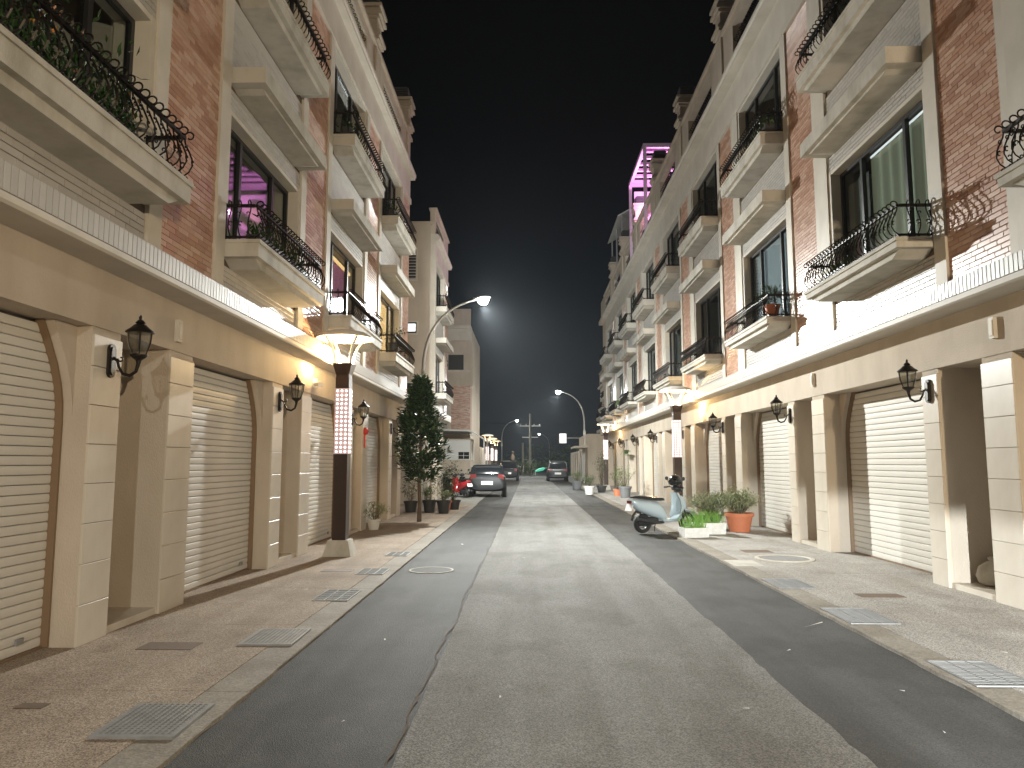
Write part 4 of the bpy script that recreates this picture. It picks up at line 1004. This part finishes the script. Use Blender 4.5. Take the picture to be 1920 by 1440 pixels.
# the vehicle whose low beam reaches the right pavement: a scooter standing behind the camera
s2 = scooter('scooter behind the camera with its low beam on', (2.05, -2.6, .0), PI / 2 - .23, 'scooter_black')
point('headlight_beam', (.66, 0, .745), 8000, (.90, .97, 1), .003, s2, spot=math.radians(36), rot=(math.radians(86), 0, math.radians(-90)), blend=.7)
MB().box(.61, .90, -.12, .12, .749, .756).build('beam_cutoff_plate', 'plastic_black', s2)  # unseen plate added to cut the beam off level

# ------------------------------------------------------------------ cars
def car(label, loc, rz, paint, suv=True, lit=False):
    t = thing('parked_car', label, 'car', loc, rz, 'cars parked along the street'); H = 1.68 if suv else 1.45
    b = MB(); lw = .86
    b.loft([(-2.15, 0, .62, lw * .86, .26), (-2.05, 0, .66, lw * .96, .36), (-1.2, 0, .66, lw, .42), (0, 0, .64, lw, .40), (1.2, 0, .62, lw, .38), (1.9, 0, .58, lw * .95, .32), (2.15, 0, .52, lw * .82, .22)], 18, pw=4)
    b.build('body', paint, t, smooth=50)
    g = MB(); g.loft([(-2.0, 0, 1.02, lw * .84, .06), (-1.78, 0, 1.27, lw * .80, .30 if suv else .2), (-1.2, 0, 1.30, lw * .80, H - 1.30 - .02), (.1, 0, 1.30, lw * .80, H - 1.30 - .02), (.75, 0, 1.12, lw * .82, .22), (1.2, 0, 1.0, lw * .84, .06)], 16, pw=5)
    g.build('window', 'car_glass', t, smooth=50)
    r_ = MB(); r_.loft([(-1.85, 0, H - .08, lw * .72, .05), (-1.2, 0, H - .02, lw * .77, .05), (.1, 0, H - .03, lw * .77, .05), (.35, 0, H - .10, lw * .7, .03)], 14, pw=3)
    for s_ in (-1, 1):
        for q0, q1 in (((-1.95, s_ * .73, 1.02), (-1.75, s_ * .68, H - .1)), ((1.15, s_ * .70, 1.0), (.3, s_ * .66, H - .09)), ((-.3, s_ * .71, 1.0), (-.3, s_ * .66, H - .05))): MB().tube([q0, q1], .045, 5).build('window_pillar', paint, t)
    r_.build('roof_panel', paint, t, smooth=50)
    for x in (-1.35, 1.35):
        for s_ in (-1, 1):
            w_ = MB(); n = 20
            w_.tube([(x, s_ * (lw - .20), .33), (x, s_ * (lw + .01), .33)], .33, n); wo_ = w_.build('wheel', 'rubber', t, smooth=40)
            MB().tube([(x, s_ * (lw + .006), .33), (x, s_ * (lw + .02), .33)], .2, 12).build('rim', 'chrome', wo_)
    for s_ in (-1, 1):
        MB().box(-2.13, -2.05, s_ * .62 - .13, s_ * .62 + .13, .82, 1.05).build('tail_light', 'tail_red', t)
        MB().box(2.02, 2.12, s_ * .58 - .17, s_ * .58 + .17, .62, .76).build('headlight', 'clear_cover', t)
        MB().box(.55, .75, s_ * .86 - .09, s_ * .86 + .09, 1.0, 1.13).build('mirror', paint, t)
    MB().box(-2.19, -2.15, -.26, .26, .58, .74).build('number_plate', 'plate_white', t)
    MB().box(2.15, 2.19, -.22, .22, .42, .56).build('number_plate', 'plate_white', t)
    return t
car('black estate car parked on the far left, its rear facing the camera', (-1.75, 64, .0), PI / 2, 'car_black')
car('grey car parked on the far right with its rear facing the camera', (2.35, 62.6, .0), PI / 2, 'car_grey')
car('small dark car with a white number plate, parked on the left past the tree', (-1.95, 35.4, .0), PI / 2 + .03, 'car_black', suv=False)
bp_ = thing('bird_figure', 'small bundle placed above the far black car, for a bird-like one behind it', 'figure', (-1.4, 63.4, 1.70)); MB().lathe([(.12, 0), (.2, .1), (.16, .4), (.05, .6), (.16, .75), (.0, .85)], 10).build('figure', 'bark', bp_, smooth=50)  # stand-in for a bird-like sculpture behind the car

# ------------------------------------------------------------------ covers and grates in the pavements
def slabthing(name, label, cat, pts, z, m, th=.02, group=None):
    cx, cy_ = sum(p[0] for p in pts) / len(pts), sum(p[1] for p in pts) / len(pts)
    o = MB().pz([(x - cx, y - cy_) for x, y in pts], -th, 0).build(name, m, None); o.location = (cx, cy_, z); return tag(o, label, cat, group)
def rect(x0, x1, y0, y1): return [(x0, y0), (x1, y0), (x1, y1), (x0, y1)]
def checker(label, x0, x1, y0, y1, z=.048):
    t = thing('cover_plate', label, 'cover', ((x0 + x1) / 2, (y0 + y1) / 2, z), .02, 'steel cover plates'); a, b = (x1 - x0) / 2, (y1 - y0) / 2
    MB().box(-a, a, -b, b, -.03, 0).build('plate', 'steel_galv', t)
    mb = MB(); st = .036; k_ = 0; y = -b + .03
    while y < b - .02:
        x = -a + .03 + (st / 2 if k_ % 2 else 0)
        while x < a - .02:
            d = .010 if k_ % 2 else -.010; mb.add([(x - .010, y - d, .0005), (x + .003, y - .004, .0035), (x + .010, y + d, .0005), (x - .003, y + .004, .0035)], [(0, 1, 2, 3)]); x += st
        y += st / 2; k_ += 1
    mb.build('tread', 'steel_galv', t, kind='stuff')
checker('large diamond-tread steel plate lying on the left pavement, nearest the camera', -2.52, -2.03, 4.32, 4.90)
checker('bright steel plate on the left pavement, second from the camera', -2.51, -2.04, 6.45, 7.05)
def grate(label, x0, x1, y0, y1, bars, m, along='x', z=.038):
    t = thing('drain_grate', label, 'grate', ((x0 + x1) / 2, (y0 + y1) / 2, z), 0, 'drain grates in the pavements'); a, b = (x1 - x0) / 2, (y1 - y0) / 2
    MB().box(-a, a, -b, b, -.02, -.004).build('pit', 'grate_dark', t)
    fr = MB(); fr.box(-a, a, -b, -b + .012, -.004, .004); fr.box(-a, a, b - .012, b, -.004, .004); fr.box(-a, -a + .012, -b + .012, b - .012, -.004, .004); fr.box(a - .012, a, -b + .012, b - .012, -.004, .004); fr.build('frame', m, t)
    me = MB().box(-a + .013, a - .013, -.006, .006, -.006, .001).mesh('bar', m)
    for i in range(bars): obj('bar', me, t, (0, -b + (i + 1) * 2 * b / (bars + 1), 0))
    mb = MB()
    for i in (1, 2): mb.box(-a + i * 2 * a / 3 - .006, -a + i * 2 * a / 3 + .006, -b + .013, b - .013, -.0035, .0038)
    mb.build('cross_bar', m, t)
grate('large drain grate at the lower right corner of the photo', 3.13, 3.58, 5.42, 6.08, 17, 'steel_galv')
grate('second drain grate along the right pavement, pale steel', 3.12, 3.6, 7.42, 8.20, 16, 'steel_galv')
grate('third drain grate along the right pavement, before the manhole ring', 3.11, 3.58, 9.45, 10.2, 14, 'steel_galv')
grate('dark drain grate on the left pavement, nearer one of two', -2.47, -2.06, 8.5, 9.2, 4, 'pole_grey')
grate('dark drain grate on the left pavement beside the dish lamp', -2.44, -2.05, 10.45, 11.0, 4, 'pole_grey')
grate('small dark drain grate on the left pavement past the dish lamp', -2.42, -2.05, 12.5, 13.0, 4, 'pole_grey')
slabthing('patch_plate', 'dark sunken cover on the left pavement in front of the first pillar', 'cover', rect(-3.31, -2.84, 6.30, 6.55), .037, 'rust_plate')
slabthing('patch_plate', 'small dark slot cover at the lower left corner', 'cover', rect(-3.3, -3.12, 4.82, 4.92), .037, 'rust_plate')
slabthing('patch_plate', 'brown strip cover on the left pavement beside the lamp plinth', 'cover', rect(-3.0, -2.55, 10.7, 10.95), .037, 'rust_plate')
slabthing('patch_plate', 'brown rectangular cover on the right pavement before the big pillar', 'cover', rect(3.87, 4.38, 8.86, 9.10), .037, 'rust_plate')
slabthing('patch_plate', 'thin brown cover on the right pavement behind the manhole ring', 'cover', rect(3.75, 4.25, 13.1, 13.5), .037, 'rust_plate')
slabthing('patch_plate', 'square tan cover by the right kerb, left of the manhole ring', 'cover', rect(3.11, 3.56, 11.45, 12.1), .037, 'concrete')
mh = thing('manhole', 'round manhole with a pale ring on the right pavement', 'manhole', (4.14, 12.28, .036))
MB().lathe([(.46, 0), (.46, .012), (.40, .014), (.39, .003), (.385, 0)], 36).build('ring', 'trim', mh, smooth=30)
MB().lathe([(.384, 0), (.384, .006), (.33, .008), (0, .008)], 36).build('lid', 'steel_galv', mh)
mh2 = thing('manhole', 'flat manhole in the dark left asphalt near the kerb', 'manhole', (-1.45, 11.1, .003))
MB().lathe([(.30, 0), (.30, .006), (.28, .008), (0, .006)], 30).build('lid', 'asphalt', mh2); MB().lathe([(.33, .0), (.33, .007), (.302, .0075), (.302, .0)], 30).build('ring', 'concrete', mh2)
bg_ = thing('sack', 'knotted pale sack in the recess beside the big right pier', 'sack', (5.66, 9.28, .1))
MB().lathe([(.10, 0), (.17, .03), (.20, .12), (.17, .22), (.09, .28), (.045, .30), (.07, .33), (.03, .36)], 16).build('sack', 'sack', bg_, smooth=60)
jb = thing('meter_box', 'dark meter box on the wall of the right recess', 'box', (XFR + .62, 8.62, 1.05)); MB().box(-.15, .15, 0, .08, 0, .2).box(-.05, .05, .08, .09, .05, .15).build('box', 'black_alu', jb)
# litter on the road
rl2 = random.Random(3)
lit = [((2.79, 7.5), .34, 'white stick lying on the right asphalt'), ((-.2, 5.2), .045, None), ((-1.15, 4.7), .03, None), ((-1.3, 6.8), .05, None), ((-1.3, 14.5), .12, 'white scrap of paper on the left asphalt'), ((-.1, 12.5), .05, None), ((1.4, 5.0), .05, None), ((2.6, 5.4), .035, None), ((2.2, 6.5), .05, None), ((-2.75, 9.2), .06, 'white scrap on the left pavement'), ((-.6, 3.9), .05, None), ((2.45, 4.6), .03, None), ((3.9, 6.35), .06, 'yellowish dry leaf on the right pavement')]
for (x, y), l, lab in lit:
    a = rl2.uniform(0, 3); c, s_ = math.cos(a) * l / 2, math.sin(a) * l / 2; w = .008 if l > .2 else l * .28
    o = MB().add([(-c - s_ * w / l, -s_ + c * w / l, 0), (c - s_ * w / l, s_ + c * w / l, .004), (c + s_ * w / l, s_ - c * w / l, .0), (-c + s_ * w / l, -s_ - c * w / l, .004)], [(0, 1, 2, 3)]).build('litter', 'paper', None)
    o.location = (x, y, .042 if abs(x - .6) > 2.4 else .011)
    tag(o, lab or 'tiny pale scrap of litter lying on the asphalt', 'litter', None if lab else 'scraps on the asphalt')
groups = None

# ------------------------------------------------------------------ far end: poles, wires, hedge
def upole(label, loc, h, arm):
    t = thing('utility_pole', label, 'utility pole', loc, group='utility poles at the road end')
    MB().tube([(0, 0, 0), (0, 0, h)], [.17, .11], 10).build('pole', 'concrete', t, smooth=60)
    if arm:
        MB().box(-1.3, 1.3, -.05, .05, h - 1.6, h - 1.48).box(-1.0, 1.0, -.05, .05, h - 3.0, h - 2.9).build('cross_arm', 'pole_grey', t)
        mb = MB()
        for x in (-1.2, -.5, .5, 1.2): mb.lathe([(.05, 0), (.06, .1), (.03, .2)], 8, (x, 0, h - 1.48))
        mb.build('insulator', 'pole_grey', t)
upole('tall concrete utility pole with cross arms at the road end', (.15, 92, 0), 7.6, True)
upole('shorter bare pole left of the tall utility pole', (-.75, 90, 0), 3.9, False)
for i, (z, x) in enumerate(((6.4, -1.2), (6.4, 1.2), (5.0, .9))):
    o = MB().tube([(x + .15 + (u - .5) * 2 * 60 * (1 if i != 1 else -.2), 92 - (.0 if u < .5 else 0) + (u - .5) * 14, z + .8 * abs(u - .5) ** 2 * 4 - .0) for u in [j / 20 for j in range(21)]], .014, 3).build('wire', 'iron', None)
    tag(o, ('upper thin overhead wire on the left arm of the tall utility pole', 'upper thin overhead wire on the right arm of the tall utility pole', 'lowest thin overhead wire on the tall utility pole')[i], 'wire', 'overhead wires at the road end')
def bush(label, loc, rx, h, n, lm, rng, ln=.22, cat='shrub', group='shrubs at the road end'):
    t = thing('shrub', label, cat, loc, 0, group); mb = MB(); st = MB()
    for i in range(6):
        a = rng.uniform(0, 6.3); st.tube([(0, 0, 0), (rx * .5 * math.cos(a), rx * .3 * math.sin(a), h * .7)], [.04, .01], 4)
    st.build('stems', 'bark', t)
    def samp(r):
        a = r.uniform(0, 2 * PI); q = rx * math.sqrt(r.random()); z = h * r.random() ** .8 * (1 - .35 * (q / rx) ** 2) * (.8 + .2 * math.sin(a * 3))
        return (q * math.cos(a), q * math.sin(a) * .6, z), (math.cos(a), math.sin(a), .5)
    leaves(mb, n, samp, ln, ln * .4, rng); mb.build('foliage', lm, t)
bush('yellow-green shrub at the foot of the tall utility pole', (.1, 88.5, 0), .9, 2.6, 420, 'leaf_pale', rg)
bush('green shrub left of the utility pole at the road end', (-1.0, 87, 0), 1.3, 2.2, 520, 'leaf_lime', rg)
bush('dark green shrub to the left behind the far black car', (-3.2, 84, 0), 1.6, 3.0, 500, 'leaf_mid', rg)
bush('small shrub in front of the far left wall, beside the black car', (-2.9, 58.5, 0), .7, 1.7, 320, 'leaf_lime', rg, ln=.16)
mb = MB(); rh = random.Random(77)
for _ in range(5200):
    x = rh.uniform(-60, 60); z = abs(rh.gauss(0, 1)) * 1.9 + .3; mb.leaf((x, 118 + rh.uniform(-4, 4), min(z, 6) * (.7 + .3 * math.sin(x * .3))), (rh.uniform(-1, 1), rh.uniform(-1, 1), rh.uniform(-.4, 1)), (0, 0, 1), rh.uniform(.6, 1.3), rh.uniform(.4, .8))
mb.build('far_trees', 'far_foliage', None, kind='stuff')
gl = thing('lit_canopy', 'small green lit canopy glowing at the very end of the road', 'canopy', (1.35, 88, 0))
MB().loft([(-.6, 0, .5, .4, .08), (-.2, 0, .65, .5, .18), (.3, 0, .75, .5, .18), (.55, 0, .85, .3, .06)], 12).build('canopy', 'green_glow', gl, smooth=50)
MB().tube([(-.6, 0, 0), (-.6, 0, .6)], .05, 6).build('post', 'pole_grey', gl)

# ------------------------------------------------------------------ thin night haze
hz = MB().box(-34, 34, -28, 170, -1.03, 17.6).mesh('haze', [])
hm = bpy.data.materials.new('haze'); hm.use_nodes = True; hn = hm.node_tree; hn.nodes.clear()
ho = hn.nodes.new('ShaderNodeOutputMaterial'); pv = hn.nodes.new('ShaderNodeVolumePrincipled'); pv.inputs['Density'].default_value = .0005; pv.inputs['Color'].default_value = (.82, .9, 1, 1)
hn.links.new(pv.outputs[0], ho.inputs['Volume']); hz.materials.append(hm)
obj('haze', hz, None, kind='stuff')
